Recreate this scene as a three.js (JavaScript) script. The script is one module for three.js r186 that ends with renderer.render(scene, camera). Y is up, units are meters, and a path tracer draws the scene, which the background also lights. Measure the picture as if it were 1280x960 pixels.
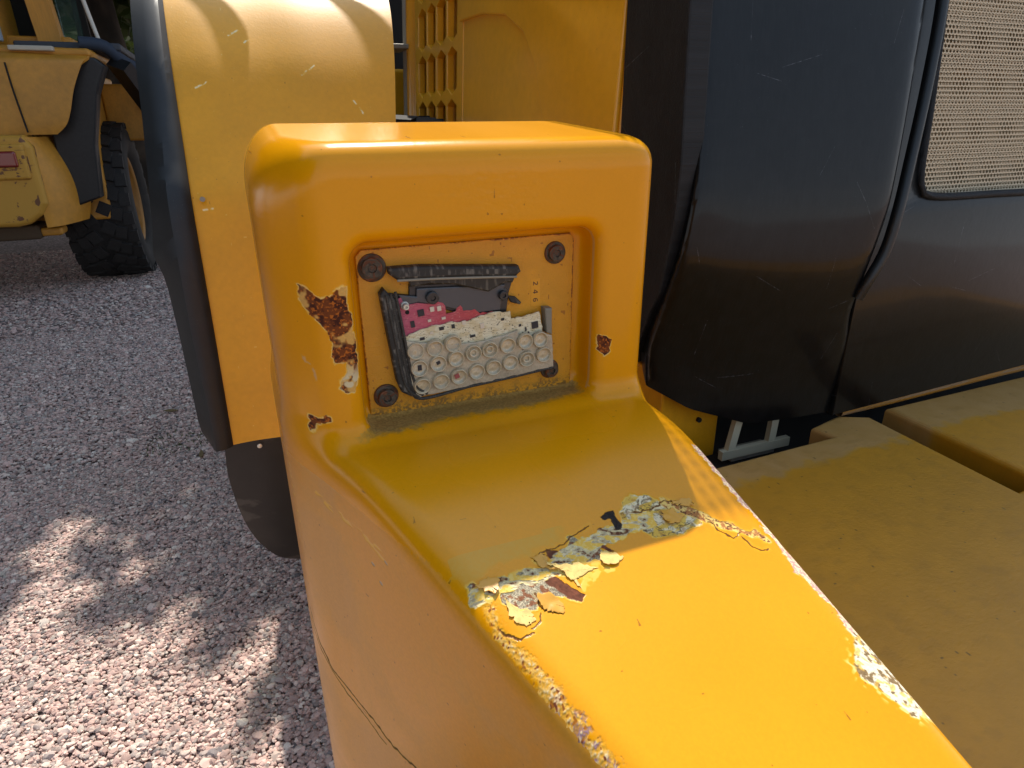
import * as THREE from 'three';
import { mergeGeometries, mergeVertices, toCreasedNormals } from 'three/addons/utils/BufferGeometryUtils.js';
import { RoundedBoxGeometry } from 'three/addons/geometries/RoundedBoxGeometry.js';

// ---------- camera, sky, sun, exposure ----------
const scene = new THREE.Scene();
const camera = new THREE.PerspectiveCamera(61.93, 4 / 3, 0.02, 400);
const R = Math.PI / 180;
camera.position.set(0, 1.7, 0);
camera.rotation.order = 'YXZ';
camera.rotation.set(-22.5 * R, -22 * R, -0.5 * R);
const SKY = 0.97;
const SUN = new THREE.Vector3(0.2, 1, -0.7).normalize();
// daylight: blue overhead, pale haze low down, thin white cloud, brighter round the sun
{
  const W = 512, H = 256, D = new Float32Array(W * H * 4), hash = (x, y) => { let n = Math.imul(x, 374761393) + Math.imul(y, 668265263); n = Math.imul(n ^ (n >>> 13), 1274126177); return ((n ^ (n >>> 16)) >>> 0) / 4294967296; };
  const noise = (x, y) => { const i = Math.floor(x), j = Math.floor(y); let f = x - i, g = y - j; f = f * f * (3 - 2 * f); g = g * g * (3 - 2 * g); return (hash(i, j) * (1 - f) + hash(i + 1, j) * f) * (1 - g) + (hash(i, j + 1) * (1 - f) + hash(i + 1, j + 1) * f) * g; };
  for (let r = 0; r < H; r++) for (let c = 0; c < W; c++) {
    const up = ((r + 0.5) / H - 0.5) * Math.PI, az = ((c + 0.5) / W - 0.5) * 2 * Math.PI, y = Math.sin(up), x = Math.cos(az) * Math.cos(up), z = Math.sin(az) * Math.cos(up), e = Math.max(y, 0), k = Math.pow(1 - e, 3.2), g = Math.max(0, x * SUN.x + y * SUN.y + z * SUN.z);
    const px = x / (e + 0.25), pz = z / (e + 0.25); let s = 0, a = 0.5; for (let q = 0, f = 2.1; q < 5; q++, f *= 2.1, a *= 0.5) s += a * noise(px * f + 40, pz * f + 17); const cl = Math.min(1, Math.max(0, (s - 0.56) / 0.3)) * 0.7, halo = 0.55 * Math.pow(g, 6) + 0.9 * Math.pow(g, 40);
    const o = (r * W + c) * 4, sky = [0.17 + 0.42 * k, 0.265 + 0.345 * k, 0.41 + 0.21 * k], cloud = 0.80; D[o] = (sky[0] * (1 - cl) + cloud * 0.99 * cl + halo) * SKY; D[o + 1] = (sky[1] * (1 - cl) + cloud * 0.98 * cl + halo * 0.95) * SKY; D[o + 2] = (sky[2] * (1 - cl) + cloud * 0.97 * cl + halo * 0.86) * SKY; D[o + 3] = 1;
  }
  const T = new THREE.DataTexture(D, W, H, THREE.RGBAFormat, THREE.FloatType); T.mapping = THREE.EquirectangularReflectionMapping; T.magFilter = T.minFilter = THREE.LinearFilter; T.needsUpdate = true; scene.background = T; scene.environment = T;
}
const sun = new THREE.DirectionalLight(new THREE.Color(1, 0.93, 0.82), 3.25);
sun.position.copy(SUN).multiplyScalar(40); sun.castShadow = true;
sun.shadow.mapSize.set(4096, 4096);
Object.assign(sun.shadow.camera, { left: -16, right: 16, top: 16, bottom: -16, near: 1, far: 90 });
scene.add(sun);
const renderer = new THREE.WebGLRenderer({ antialias: true });
renderer.shadowMap.enabled = true;
renderer.toneMapping = THREE.LinearToneMapping;
renderer.toneMappingExposure = 2.04;

// outlines measured on the machine, in metres: on the sloping top (x, z), on the pod front (x, y), on the lamp (x, y), and the hood shell (x, y, z)
const TP = {"bare":[[0.3441,-0.5139],[0.357,-0.5083],[0.3679,-0.4979],[0.3776,-0.4889],[0.3807,-0.4818],[0.394,-0.473],[0.4057,-0.4646],[0.3979,-0.4565],[0.3859,-0.4559],[0.3749,-0.4511],[0.3546,-0.4541],[0.3427,-0.4528],[0.3381,-0.457],[0.3351,-0.4667],[0.3204,-0.4786],[0.3232,-0.4927],[0.3331,-0.5033]],"tar":[[0.3169,-0.4995],[0.3099,-0.4984],[0.3002,-0.4941],[0.3013,-0.4895],[0.3088,-0.4868],[0.3082,-0.4762],[0.313,-0.4753],[0.3185,-0.4801],[0.316,-0.4867],[0.315,-0.493]],"rustline":[[0.3788,-0.4907],[0.3979,-0.4729],[0.4065,-0.4603],[0.4204,-0.45],[0.4306,-0.4428],[0.4365,-0.4329],[0.4516,-0.4294],[0.4569,-0.4168]],"greyA":[[0.252,-0.4803],[0.2598,-0.477],[0.265,-0.4724],[0.271,-0.4657],[0.275,-0.4625],[0.2786,-0.4552],[0.2746,-0.4462],[0.2696,-0.4457],[0.2541,-0.4513],[0.2473,-0.4524],[0.2486,-0.4621],[0.2504,-0.4696]],"brownB":[[0.2269,-0.4743],[0.2333,-0.4685],[0.2397,-0.4628],[0.245,-0.4551],[0.2353,-0.4501],[0.2287,-0.4551],[0.2253,-0.4631]],"brownC":[[0.2761,-0.4734],[0.2831,-0.4704],[0.2868,-0.4631],[0.2933,-0.4507],[0.2861,-0.455],[0.2766,-0.462],[0.274,-0.4678]],"greyD":[[0.1703,-0.4546],[0.1818,-0.4558],[0.1934,-0.459],[0.2053,-0.4582],[0.2092,-0.4532],[0.2195,-0.4395],[0.2255,-0.4302],[0.2366,-0.4176],[0.2321,-0.4122],[0.2208,-0.4207],[0.2007,-0.4288],[0.19,-0.4162],[0.1755,-0.4207],[0.1665,-0.4305],[0.1638,-0.4402]],"flakeShade":[[0.2072,-0.4547],[0.2161,-0.4472],[0.2271,-0.4335],[0.2352,-0.4217],[0.2411,-0.4162],[0.2327,-0.4117],[0.2238,-0.4198],[0.2164,-0.433],[0.2073,-0.4433]],"greyF":[[0.1386,-0.4607],[0.1451,-0.4605],[0.1471,-0.4526],[0.1576,-0.4412],[0.1457,-0.4396],[0.1413,-0.4454],[0.1392,-0.4532]],"creamH":[[0.204,-0.4673],[0.2181,-0.4553],[0.2311,-0.4417],[0.241,-0.433],[0.2411,-0.4162],[0.2516,-0.4259],[0.2678,-0.4324],[0.2827,-0.4357],[0.2735,-0.4425],[0.2537,-0.4505],[0.2349,-0.4493],[0.2213,-0.4583],[0.2197,-0.4705]],"edgeL":[[0.1519,-0.4326],[0.1537,-0.4092],[0.1596,-0.391],[0.17,-0.3724],[0.1725,-0.3497],[0.1781,-0.3296],[0.1831,-0.3147],[0.1903,-0.2955],[0.2003,-0.2703]],"edgeR1":[[0.4738,-0.5578],[0.4722,-0.507],[0.4736,-0.4553],[0.4727,-0.4264],[0.4715,-0.3925],[0.4732,-0.3697]],"edgeR2":[[0.4688,-0.385],[0.4752,-0.3587],[0.4777,-0.3385],[0.4738,-0.3131]],"scuff":[[0.4685,-0.3081],[0.4764,-0.3079],[0.484,-0.2946],[0.4798,-0.2811],[0.4819,-0.2642],[0.4818,-0.2505],[0.4819,-0.2354],[0.473,-0.2346],[0.4621,-0.2364],[0.4537,-0.2446],[0.4502,-0.255],[0.4486,-0.265],[0.4398,-0.2737],[0.4419,-0.2829],[0.4552,-0.293]],"dirt":[[0.0861,-0.6999],[0.1092,-0.7624],[0.2189,-0.7763],[0.3121,-0.7727],[0.4032,-0.7726],[0.3881,-0.7185],[0.2964,-0.7063],[0.1991,-0.7112],[0.1452,-0.7024]],"flI":[[0.1977,-0.4297],[0.2096,-0.426],[0.2163,-0.415],[0.2133,-0.4072],[0.1995,-0.4115],[0.1946,-0.4209]],"flP":[[0.367,-0.4815],[0.3807,-0.4818],[0.3878,-0.4696],[0.3772,-0.4626],[0.3639,-0.4624],[0.3619,-0.4709]],"fl2":[[0.2173,-0.4575],[0.2247,-0.4504],[0.2315,-0.4425],[0.2371,-0.4323],[0.2391,-0.4224],[0.2379,-0.4339],[0.2522,-0.4372],[0.2668,-0.4405],[0.2496,-0.4497],[0.2346,-0.4488]],"fl3":[[0.2802,-0.4547],[0.2906,-0.4495],[0.2973,-0.4413],[0.2837,-0.4374],[0.272,-0.4399],[0.2739,-0.4484]],"fl4":[[0.1623,-0.4407],[0.1747,-0.4227],[0.1879,-0.4152],[0.189,-0.403],[0.1772,-0.3985],[0.1651,-0.4072],[0.1597,-0.4257]],"fl5":[[0.1448,-0.4551],[0.1582,-0.4602],[0.1695,-0.4549],[0.163,-0.4423],[0.1565,-0.4425]],"fl6":[[0.2079,-0.4681],[0.2197,-0.4705],[0.2229,-0.4618],[0.2173,-0.4575],[0.225,-0.4474],[0.2127,-0.455]],"fl7":[[0.3866,-0.4906],[0.4065,-0.4851],[0.4061,-0.4789],[0.3983,-0.479],[0.3842,-0.4871]],"dust":[[0.0527,-0.67],[0.0728,-0.5872],[0.1226,-0.5646],[0.1914,-0.5624],[0.2873,-0.568],[0.246,-0.4826],[0.1721,-0.471],[0.1403,-0.4611],[0.1072,-0.5097],[0.08,-0.5699]]}
const FP = {"rust":[[0.0396,1.5336],[0.0477,1.5328],[0.0531,1.5268],[0.0615,1.5193],[0.0724,1.5225],[0.0741,1.5279],[0.0895,1.5329],[0.0904,1.5002],[0.0943,1.4622],[0.0932,1.4283],[0.0867,1.4094],[0.0764,1.4086],[0.0714,1.4145],[0.0716,1.4268],[0.0814,1.4351],[0.0827,1.4471],[0.0682,1.4468],[0.0647,1.4545],[0.069,1.4728],[0.0649,1.4849],[0.0519,1.5003],[0.0458,1.5099]],"rust2":[[0.0357,1.3768],[0.0432,1.374],[0.0542,1.3822],[0.0555,1.373],[0.0435,1.3675],[0.0352,1.3549],[0.0337,1.3604]],"rust3":[[0.3893,1.4343],[0.4171,1.4284],[0.4181,1.4102],[0.4038,1.4055],[0.3913,1.4152]],"scr":[[0.0374,1.4515],[0.0374,1.4431],[0.0446,1.4408],[0.0472,1.4259],[0.0494,1.417]]}
const LP = {"slab":[[0.1559,1.4537],[0.1905,1.4449],[0.232,1.4393],[0.2534,1.4396],[0.2776,1.4428],[0.3032,1.4482],[0.3099,1.4198],[0.3283,1.4317],[0.3398,1.4402],[0.3528,1.4352],[0.3559,1.3903],[0.2971,1.3855],[0.2407,1.382],[0.1646,1.3769],[0.1607,1.394]],"white":[[0.1549,1.4569],[0.1816,1.4647],[0.2123,1.4685],[0.233,1.4665],[0.249,1.4708],[0.2759,1.4739],[0.2934,1.4733],[0.295,1.4625],[0.3358,1.467],[0.3404,1.4418],[0.3532,1.4091],[0.2973,1.4059],[0.1675,1.4037]],"red":[[0.15,1.5033],[0.1549,1.5047],[0.1574,1.5],[0.1651,1.4955],[0.1785,1.4952],[0.1934,1.495],[0.2084,1.4939],[0.2115,1.4789],[0.2232,1.4801],[0.2282,1.4884],[0.2336,1.4814],[0.2493,1.4796],[0.2545,1.4751],[0.2759,1.4744],[0.2758,1.466],[0.2487,1.4614],[0.2118,1.4582],[0.1811,1.457],[0.1548,1.4549],[0.1522,1.4858]],"rim":[[0.1302,1.5126],[0.1359,1.5196],[0.1423,1.5113],[0.1501,1.5052],[0.1538,1.4581],[0.163,1.3936],[0.1695,1.3755],[0.1581,1.3794],[0.1472,1.3867],[0.1421,1.4024],[0.1357,1.4604]],"strip":[[0.1426,1.5432],[0.1816,1.5426],[0.3051,1.5318],[0.3083,1.5242],[0.3009,1.5183],[0.2301,1.5239],[0.1519,1.5282],[0.1435,1.5349]],"lip":[[0.166,1.5262],[0.2301,1.5234],[0.3009,1.5173],[0.2982,1.5104],[0.2874,1.5114],[0.2658,1.5017],[0.2221,1.5153],[0.1923,1.5188],[0.1678,1.5174]],"cavity":[[0.1679,1.5183],[0.2247,1.5151],[0.3009,1.5106],[0.2958,1.4952],[0.2923,1.4694],[0.249,1.4693],[0.208,1.4844],[0.1688,1.4963],[0.1492,1.4936],[0.1416,1.5114],[0.167,1.5063]],"rlip":[[0.3415,1.473],[0.3522,1.4718],[0.3528,1.4352],[0.3448,1.439]],"curl":[[0.2925,1.4929],[0.3035,1.4905],[0.3123,1.4816],[0.3104,1.4792],[0.2979,1.4832]],"leds":[[0.1726,1.3928],[0.1972,1.3955],[0.2208,1.3976],[0.245,1.4005],[0.2678,1.403],[0.2916,1.4062],[0.3148,1.408],[0.3391,1.4107],[0.1706,1.4164],[0.1947,1.4192],[0.2179,1.4222],[0.2414,1.4263],[0.2634,1.4282],[0.2879,1.4306],[0.3124,1.4327],[0.3342,1.432],[0.1675,1.4389],[0.1913,1.4397],[0.2151,1.4421]],"bolts":[[0.1265,1.5421],[0.3612,1.5408],[0.1297,1.3801],[0.3558,1.382],[0.2855,1.4951],[0.1937,1.5018]],"num":[[0.3335,1.5021],[0.3324,1.4927],[0.3336,1.483]]}
const HG = [[[0.793,1.889,-1.07],[0.879,1.892,-1.059],[1.009,1.896,-1.041],[1.146,1.9,-1.023],[1.281,1.904,-1.005]],[[0.786,1.695,-1.033],[0.878,1.695,-1.02],[1.012,1.694,-1.001],[1.136,1.693,-0.983],[1.247,1.692,-0.967]],[[0.771,1.559,-1.007],[0.868,1.552,-0.993],[0.997,1.545,-0.973],[1.124,1.537,-0.954],[1.216,1.531,-0.939]],[[0.757,1.448,-1.01],[0.86,1.439,-0.985],[0.985,1.429,-0.967],[1.106,1.425,-0.95],[1.197,1.424,-0.942]],[[0.745,1.329,-1.045],[0.87,1.312,-1.01],[1.007,1.299,-0.985],[1.111,1.301,-0.968],[1.184,1.305,-0.96]],[[0.738,1.245,-1.07],[0.871,1.199,-1.03],[1.013,1.169,-1.0],[1.129,1.177,-0.98],[1.223,1.189,-0.972]],[[0.751,1.162,-1.08],[0.841,1.107,-1.04],[0.985,1.056,-1.01],[1.118,1.058,-0.99],[1.261,1.059,-0.98]]]
const CRK = [[[0.4065,-0.455],[0.4126,-0.4501],[0.4146,-0.4424],[0.4171,-0.4356],[0.4221,-0.4295],[0.4346,-0.4304]],[[0.4338,-0.4247],[0.4371,-0.4168],[0.4417,-0.4106],[0.4487,-0.4084]],[[0.1913,-0.4098],[0.1868,-0.4037],[0.1783,-0.399]],[[0.1962,-0.4301],[0.1946,-0.4209],[0.1995,-0.4115],[0.2122,-0.4067]],[[0.1564,-0.4133],[0.1605,-0.4038],[0.1656,-0.3973],[0.1788,-0.3947]],[[0.2071,-0.4664],[0.2161,-0.4706],[0.235,-0.472],[0.2523,-0.4771],[0.283,-0.4883]],[[0.337,-0.4879],[0.3878,-0.4924],[0.4065,-0.4851],[0.4084,-0.4794]]]

// ---------- helpers ----------
let seed = 12345;
const rnd = () => { seed = (seed + 0x6d2b79f5) | 0; let t = Math.imul(seed ^ (seed >>> 15), 1 | seed); t = (t + Math.imul(t ^ (t >>> 7), 61 | t)) ^ t; return ((t ^ (t >>> 14)) >>> 0) / 4294967296; };
const rr = (a, b) => a + (b - a) * rnd();
const cl = (x, a = 0, b = 1) => Math.min(b, Math.max(a, x));
const ss = (a, b, x) => { const t = cl((x - a) / (b - a)); return t * t * (3 - 2 * t); };
const mix = (a, b, t) => a + (b - a) * t;
const h2 = (x, y, s = 0) => { let n = Math.imul(x, 374761393) + Math.imul(y, 668265263) + Math.imul(s, 1442695041); n = Math.imul(n ^ (n >>> 13), 1274126177); return ((n ^ (n >>> 16)) >>> 0) / 4294967296; };
function vn(x, y, s = 0) { const ix = Math.floor(x), iy = Math.floor(y); let fx = x - ix, fy = y - iy; fx = fx * fx * (3 - 2 * fx); fy = fy * fy * (3 - 2 * fy); return mix(mix(h2(ix, iy, s), h2(ix + 1, iy, s), fx), mix(h2(ix, iy + 1, s), h2(ix + 1, iy + 1, s), fx), fy); }
function fbm(x, y, o = 4, s = 0) { let v = 0, a = 0.5, t = 0; for (let i = 0; i < o; i++) { v += a * vn(x, y, s + i * 7); t += a; a *= 0.5; x *= 2.03; y *= 2.03; } return v / t; }
const taken = {};
const numbered = (n) => { taken[n] = (taken[n] ?? -1) + 1; return taken[n] ? n + '_' + String(taken[n]).padStart(3, '0') : n; };
function tag(o, label, category, group, kind) { if (label) o.userData.label = label; if (category) o.userData.category = category; if (group) o.userData.group = group; if (kind) o.userData.kind = kind; return o; }
function mesh(name, geo, mat, parent) { const m = new THREE.Mesh(geo, mat); m.name = name; m.castShadow = m.receiveShadow = true; parent.add(m); return m; }
function group(name, parent, x = 0, y = 0, z = 0) { const g = new THREE.Group(); g.name = parent === scene ? numbered(name) : name; g.position.set(x, y, z); parent.add(g); return g; }
function merge(list) { return mergeGeometries(list.map((g) => { g = g.index ? g.toNonIndexed() : g; for (const k of Object.keys(g.attributes)) if (!['position', 'normal', 'uv'].includes(k)) g.deleteAttribute(k); return g; })); }
function box(w, h, d, x = 0, y = 0, z = 0, rx = 0, ry = 0, rz = 0) { const g = new THREE.BoxGeometry(w, h, d); g.applyMatrix4(new THREE.Matrix4().compose(new THREE.Vector3(x, y, z), new THREE.Quaternion().setFromEuler(new THREE.Euler(rx, ry, rz)), new THREE.Vector3(1, 1, 1))); return g; }
function rbox(x0, x1, y0, y1, z0, z1, r = 0.01, n = 3) { const g = new RoundedBoxGeometry(x1 - x0, y1 - y0, z1 - z0, n, r); g.translate((x0 + x1) / 2, (y0 + y1) / 2, (z0 + z1) / 2); return g; }
const V = (x, y, z) => new THREE.Vector3(x, y, z);
function rod(a, b, r, n = 10) { const A = V(...a), B = V(...b), d = B.clone().sub(A), g = new THREE.CylinderGeometry(r, r, d.length(), n); g.applyMatrix4(new THREE.Matrix4().compose(A.add(B).multiplyScalar(0.5), new THREE.Quaternion().setFromUnitVectors(V(0, 1, 0), d.normalize()), V(1, 1, 1))); return g; }
function bar(a, b, w, t) { const A = V(...a), B = V(...b), d = B.clone().sub(A), g = new THREE.BoxGeometry(w, d.length(), t); g.applyMatrix4(new THREE.Matrix4().compose(A.add(B).multiplyScalar(0.5), new THREE.Quaternion().setFromUnitVectors(V(0, 1, 0), d.normalize()), V(1, 1, 1))); return g; }
function tube(pts, r, seg = 40, n = 10) { return new THREE.TubeGeometry(new THREE.CatmullRomCurve3(pts.map((p) => V(...p))), seg, r, n); }
// a polygon in the x,y plane, pulled out along z from z0 to z1 with rounded edges
function slab(pts, z0, z1, bevel = 0.001, seg = 2) {
  const s = new THREE.Shape(pts.map((p) => new THREE.Vector2(p[0], p[1])));
  const g = new THREE.ExtrudeGeometry(s, { depth: Math.max(1e-4, z1 - z0 - 2 * bevel), bevelEnabled: bevel > 0, bevelThickness: bevel, bevelSize: bevel, bevelOffset: -bevel, bevelSegments: seg, curveSegments: 6 });
  g.translate(0, 0, z0 + bevel); return g;
}
// the same for a polygon in the x,z plane, pulled out in y
function plate(pts, y0, y1, bevel = 0.01, seg = 4) { const g = slab(pts.map((p) => [p[0], -p[1]]), y0, y1, bevel, seg); g.rotateX(-Math.PI / 2); return g; }
function cat(p0, p1, p2, p3, t) { return 0.5 * (2 * p1 + (p2 - p0) * t + (2 * p0 - 5 * p1 + 4 * p2 - p3) * t * t + (3 * p1 - p0 - 3 * p2 + p3) * t * t * t); }
function along(list, t) { const n = list.length - 1, f = cl(t, 0, 1) * n, i = Math.min(n - 1, Math.floor(f)), u = f - i, g = (k) => list[cl(k, 0, n)]; return g(i).map((_, c) => cat(g(i - 1)[c], g(i)[c], g(i + 1)[c], g(i + 2)[c], u)); }
// closed sheet with thickness from a grid of points; uv in metres
function sheet(P, th) {
  const n = P.length, m = P[0].length, pos = [], uv = [], idx = [], nor = [];
  const p = (i, j) => V(...P[cl(i, 0, n - 1)][cl(j, 0, m - 1)]);
  let vv = 0; const front = [];
  for (let i = 0; i < n; i++) { let uu = 0; if (i) vv += p(i, m >> 1).distanceTo(p(i - 1, m >> 1)); for (let j = 0; j < m; j++) { if (j) uu += p(i, j).distanceTo(p(i, j - 1)); const a = p(i, j + 1).sub(p(i, j - 1)), b = p(i + 1, j).sub(p(i - 1, j)), q = a.cross(b).normalize(); const c = p(i, j); front.push(c); nor.push(q); pos.push(c.x, c.y, c.z); uv.push(uu, vv); } }
  for (let k = 0; k < n * m; k++) { const c = front[k].clone().addScaledVector(nor[k], -th); pos.push(c.x, c.y, c.z); uv.push(uv[2 * k], uv[2 * k + 1]); }
  const N = n * m, q4 = (a, b, c, d) => idx.push(a, b, c, a, c, d);
  for (let i = 0; i < n - 1; i++) for (let j = 0; j < m - 1; j++) { const a = i * m + j; q4(a, a + 1, a + m + 1, a + m); q4(N + a, N + a + m, N + a + m + 1, N + a + 1); }
  for (let j = 0; j < m - 1; j++) { q4(j, N + j, N + j + 1, j + 1); const a = (n - 1) * m + j; q4(a, a + 1, N + a + 1, N + a); }
  for (let i = 0; i < n - 1; i++) { const a = i * m; q4(a, a + m, N + a + m, N + a); const b = a + m - 1; q4(b, N + b, N + b + m, b + m); }
  const g = new THREE.BufferGeometry(); g.setAttribute('position', new THREE.Float32BufferAttribute(pos, 3)); g.setAttribute('uv', new THREE.Float32BufferAttribute(uv, 2)); g.setIndex(idx);
  return toCreasedNormals(g, 0.6);
}
function tex(w, h, f, srgb = true) {
  const d = new Uint8Array(w * h * 4); const o = [0, 0, 0];
  for (let y = 0; y < h; y++) for (let x = 0; x < w; x++) { f((x + 0.5) / w, (y + 0.5) / h, o); const i = (y * w + x) * 4; d[i] = cl(o[0], 0, 255); d[i + 1] = cl(o[1], 0, 255); d[i + 2] = cl(o[2], 0, 255); d[i + 3] = 255; }
  const t = new THREE.DataTexture(d, w, h); t.magFilter = t.minFilter = THREE.LinearFilter; t.wrapS = t.wrapT = THREE.RepeatWrapping; if (srgb) t.colorSpace = THREE.SRGBColorSpace; t.needsUpdate = true; return t;
}
function rep(t, u, v = u) { const c = t.clone(); c.repeat.set(u, v); c.needsUpdate = true; return c; }
function polyDist(P, x, y) { let d = 1e9, c = false; for (let i = 0, j = P.length - 1; i < P.length; j = i++) { const [xi, yi] = P[i], [xj, yj] = P[j], ex = xj - xi, ey = yj - yi, wx = x - xi, wy = y - yi, t = cl((wx * ex + wy * ey) / (ex * ex + ey * ey)), bx = wx - ex * t, by = wy - ey * t; d = Math.min(d, bx * bx + by * by); if ((yi > y) !== (yj > y) && x < ((xj - xi) * (y - yi)) / (yj - yi) + xi) c = !c; } return (c ? -1 : 1) * Math.sqrt(d); }
function lineDist(P, x, y) { let d = 1e9, at = 0; for (let i = 0; i < P.length - 1; i++) { const [xi, yi] = P[i], ex = P[i + 1][0] - xi, ey = P[i + 1][1] - yi, t = cl(((x - xi) * ex + (y - yi) * ey) / (ex * ex + ey * ey)), q = Math.hypot(x - xi - ex * t, y - yi - ey * t); if (q < d) { d = q; at = i + t; } } return [d, at / (P.length - 1)]; }
const bounds = (P, m) => { const xs = P.map((p) => p[0]), ys = P.map((p) => p[1]); return [Math.min(...xs) - m, Math.max(...xs) + m, Math.min(...ys) - m, Math.max(...ys) + m]; };

const blend = (o, c, k) => { for (let i = 0; i < 3; i++) o[i] = mix(o[i], c[i], k); };

// ---------- textures shared by the paint ----------
const PAINT = [220, 147, 4];
const paintBump = tex(512, 512, (u, v, o) => { const w = (f, s) => { const a = fbm(u * f, v * f, 3, s), b = fbm((u - 1) * f, v * f, 3, s), c = fbm(u * f, (v - 1) * f, 3, s), d = fbm((u - 1) * f, (v - 1) * f, 3, s); return mix(mix(a, b, ss(0.85, 1, u)), mix(c, d, ss(0.85, 1, u)), ss(0.85, 1, v)); }; const k = 255 * (0.7 * w(40, 3) + 0.3 * w(120, 9)); o[0] = o[1] = o[2] = k; }, false);
const mottle = (base, amp, f1, f2, speck, s = 1) => tex(1024, 1024, (u, v, o) => {
  const t = (f, k) => { const a = fbm(u * f, v * f, 4, s + k), b = fbm((u - 1) * f, v * f, 4, s + k), c = fbm(u * f, (v - 1) * f, 4, s + k), d = fbm((u - 1) * f, (v - 1) * f, 4, s + k); return mix(mix(a, b, ss(0.85, 1, u)), mix(c, d, ss(0.85, 1, u)), ss(0.85, 1, v)); };
  const m = (t(f1, 0) - 0.5) * 2, n = (t(f2, 20) - 0.5) * 2, sp = speck && vn(u * 400, v * 400, s + 50) > 1 - speck ? 1 : 0; const g = 1 + amp * (0.6 * m + 0.5 * n);
  for (let i = 0; i < 3; i++) o[i] = mix(base[i] * g, [120, 80, 40][i], sp * 0.6);
});
const yellowMap = mottle(PAINT, 0.06, 5, 40, 0.012, 1);
const dustyMap = tex(1024, 1024, (u, v, o) => { const a = fbm(u * 6, v * 6, 5, 31), b = fbm(u * 60, v * 60, 3, 77), d = ss(0.42, 0.6, a + 0.25 * (b - 0.5)); const g = 0.94 + 0.12 * b; o[0] = mix(168, 150, d) * g; o[1] = mix(114, 116, d) * g; o[2] = mix(26, 78, d) * g; if (vn(u * 300, v * 300, 5) > 0.975) { o[0] *= 0.6; o[1] *= 0.6; o[2] *= 0.6; } });
const paint = new THREE.MeshPhysicalMaterial({ map: rep(yellowMap, 1.3), roughness: 0.38, clearcoat: 0.7, clearcoatRoughness: 0.1, bumpMap: rep(paintBump, 4), bumpScale: 0.0005 });
const fenderPaint = new THREE.MeshPhysicalMaterial({ map: rep(mottle([210, 149, 18], 0.07, 6, 60, 0.02, 60), 1.1), roughness: 0.5, specularIntensity: 0.5, clearcoat: 0.22, clearcoatRoughness: 0.1, bumpMap: rep(paintBump, 6), bumpScale: 0.00022 });
const deckMap = tex(1024, 700, (u, v, o) => { const x = 0.4 + u * 2.4, z = -1.1 + v * 1.5, a = fbm(x * 5, z * 5, 5, 31), b = fbm(x * 40, z * 40, 3, 77), e = z + 0.16 * (a - 0.5) + 0.05 * (b - 0.5), d = ss(-0.80, -0.835, e) * (0.75 + 0.25 * b); const g = 0.96 + 0.08 * b + 0.08 * (a - 0.5); o[0] = mix(186, 176, d) * g; o[1] = mix(128, 134, d) * g; o[2] = mix(18, 78, d) * g; const m = fbm(x * 34, z * 50, 5, 47); if (m > 0.6) blend(o, [108, 76, 26], ss(0.62, 0.75, m) * 0.1); if (vn(x * 160, z * 160, 5) > 0.975) blend(o, [60, 44, 20], 0.6); });
const deckMat = new THREE.MeshStandardMaterial({ map: deckMap, roughness: 0.5, bumpMap: rep(paintBump, 8), bumpScale: 0.0005 });
const deckUV = (g) => { const p = g.attributes.position, uv = g.attributes.uv; for (let i = 0; i < p.count; i++) uv.setXY(i, (p.getX(i) - 0.4) / 2.4, (p.getZ(i) + 1.1) / 1.5); return g; };
const flankPaint = new THREE.MeshPhysicalMaterial({ map: rep(mottle([224, 162, 24], 0.06, 6, 60, 0.02, 160), 1.1), roughness: 0.4, clearcoat: 0.6, clearcoatRoughness: 0.14, bumpMap: rep(paintBump, 5), bumpScale: 0.0003 });
const dustyPaint = new THREE.MeshStandardMaterial({ map: rep(dustyMap, 0.9), roughness: 0.6, bumpMap: rep(paintBump, 5), bumpScale: 0.0006 });
const scratchTex = tex(1024, 1024, (u, v, o) => { let k = 14 + 10 * (fbm(u * 30, v * 30, 4, 4) - 0.5) + 8 * (vn(u * 400, v * 30, 8) - 0.5); if (vn(u * 350, v * 350, 12) > 0.985) k += 60; for (let i = 0; i < 14; i++) { const x = h2(i, 1), y = h2(i, 2), t = h2(i, 3) * 3.1, dx = u - x, dy = v - y, al = dx * Math.cos(t) + dy * Math.sin(t), ac = -dx * Math.sin(t) + dy * Math.cos(t); if (Math.abs(ac + 0.02 * al * al) < 0.0007 && Math.abs(al) < 0.03 + 0.07 * h2(i, 4)) k += 90 * vn(u * 150, v * 150, 3); } o[0] = k; o[1] = k * 1.02; o[2] = k * 1.08; });
const stripTex = tex(1024, 1024, (u, v, o) => { let k = 27 + 12 * (fbm(u * 30, v * 8, 4, 64) - 0.5) + 12 * (vn(u * 420, v * 60, 68) - 0.5); if (vn(u * 300, v * 300, 62) > 0.98) k += 40; for (let i = 0; i < 10; i++) { const x = h2(i, 11), y = h2(i, 12), t = h2(i, 13) * 3.1, dx = u - x, dy = v - y, al = dx * Math.cos(t) + dy * Math.sin(t), ac = -dx * Math.sin(t) + dy * Math.cos(t); if (Math.abs(ac) < 0.0009 && Math.abs(al) < 0.05 + 0.1 * h2(i, 14)) k += 80 * vn(u * 100, v * 100, 3); } o[0] = k; o[1] = k * 1.02; o[2] = k * 1.08; });
const matteBlack = new THREE.MeshPhysicalMaterial({ map: rep(stripTex, 2), roughness: 0.62, specularIntensity: 0.6, bumpMap: rep(paintBump, 12), bumpScale: 0.0006 });
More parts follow.
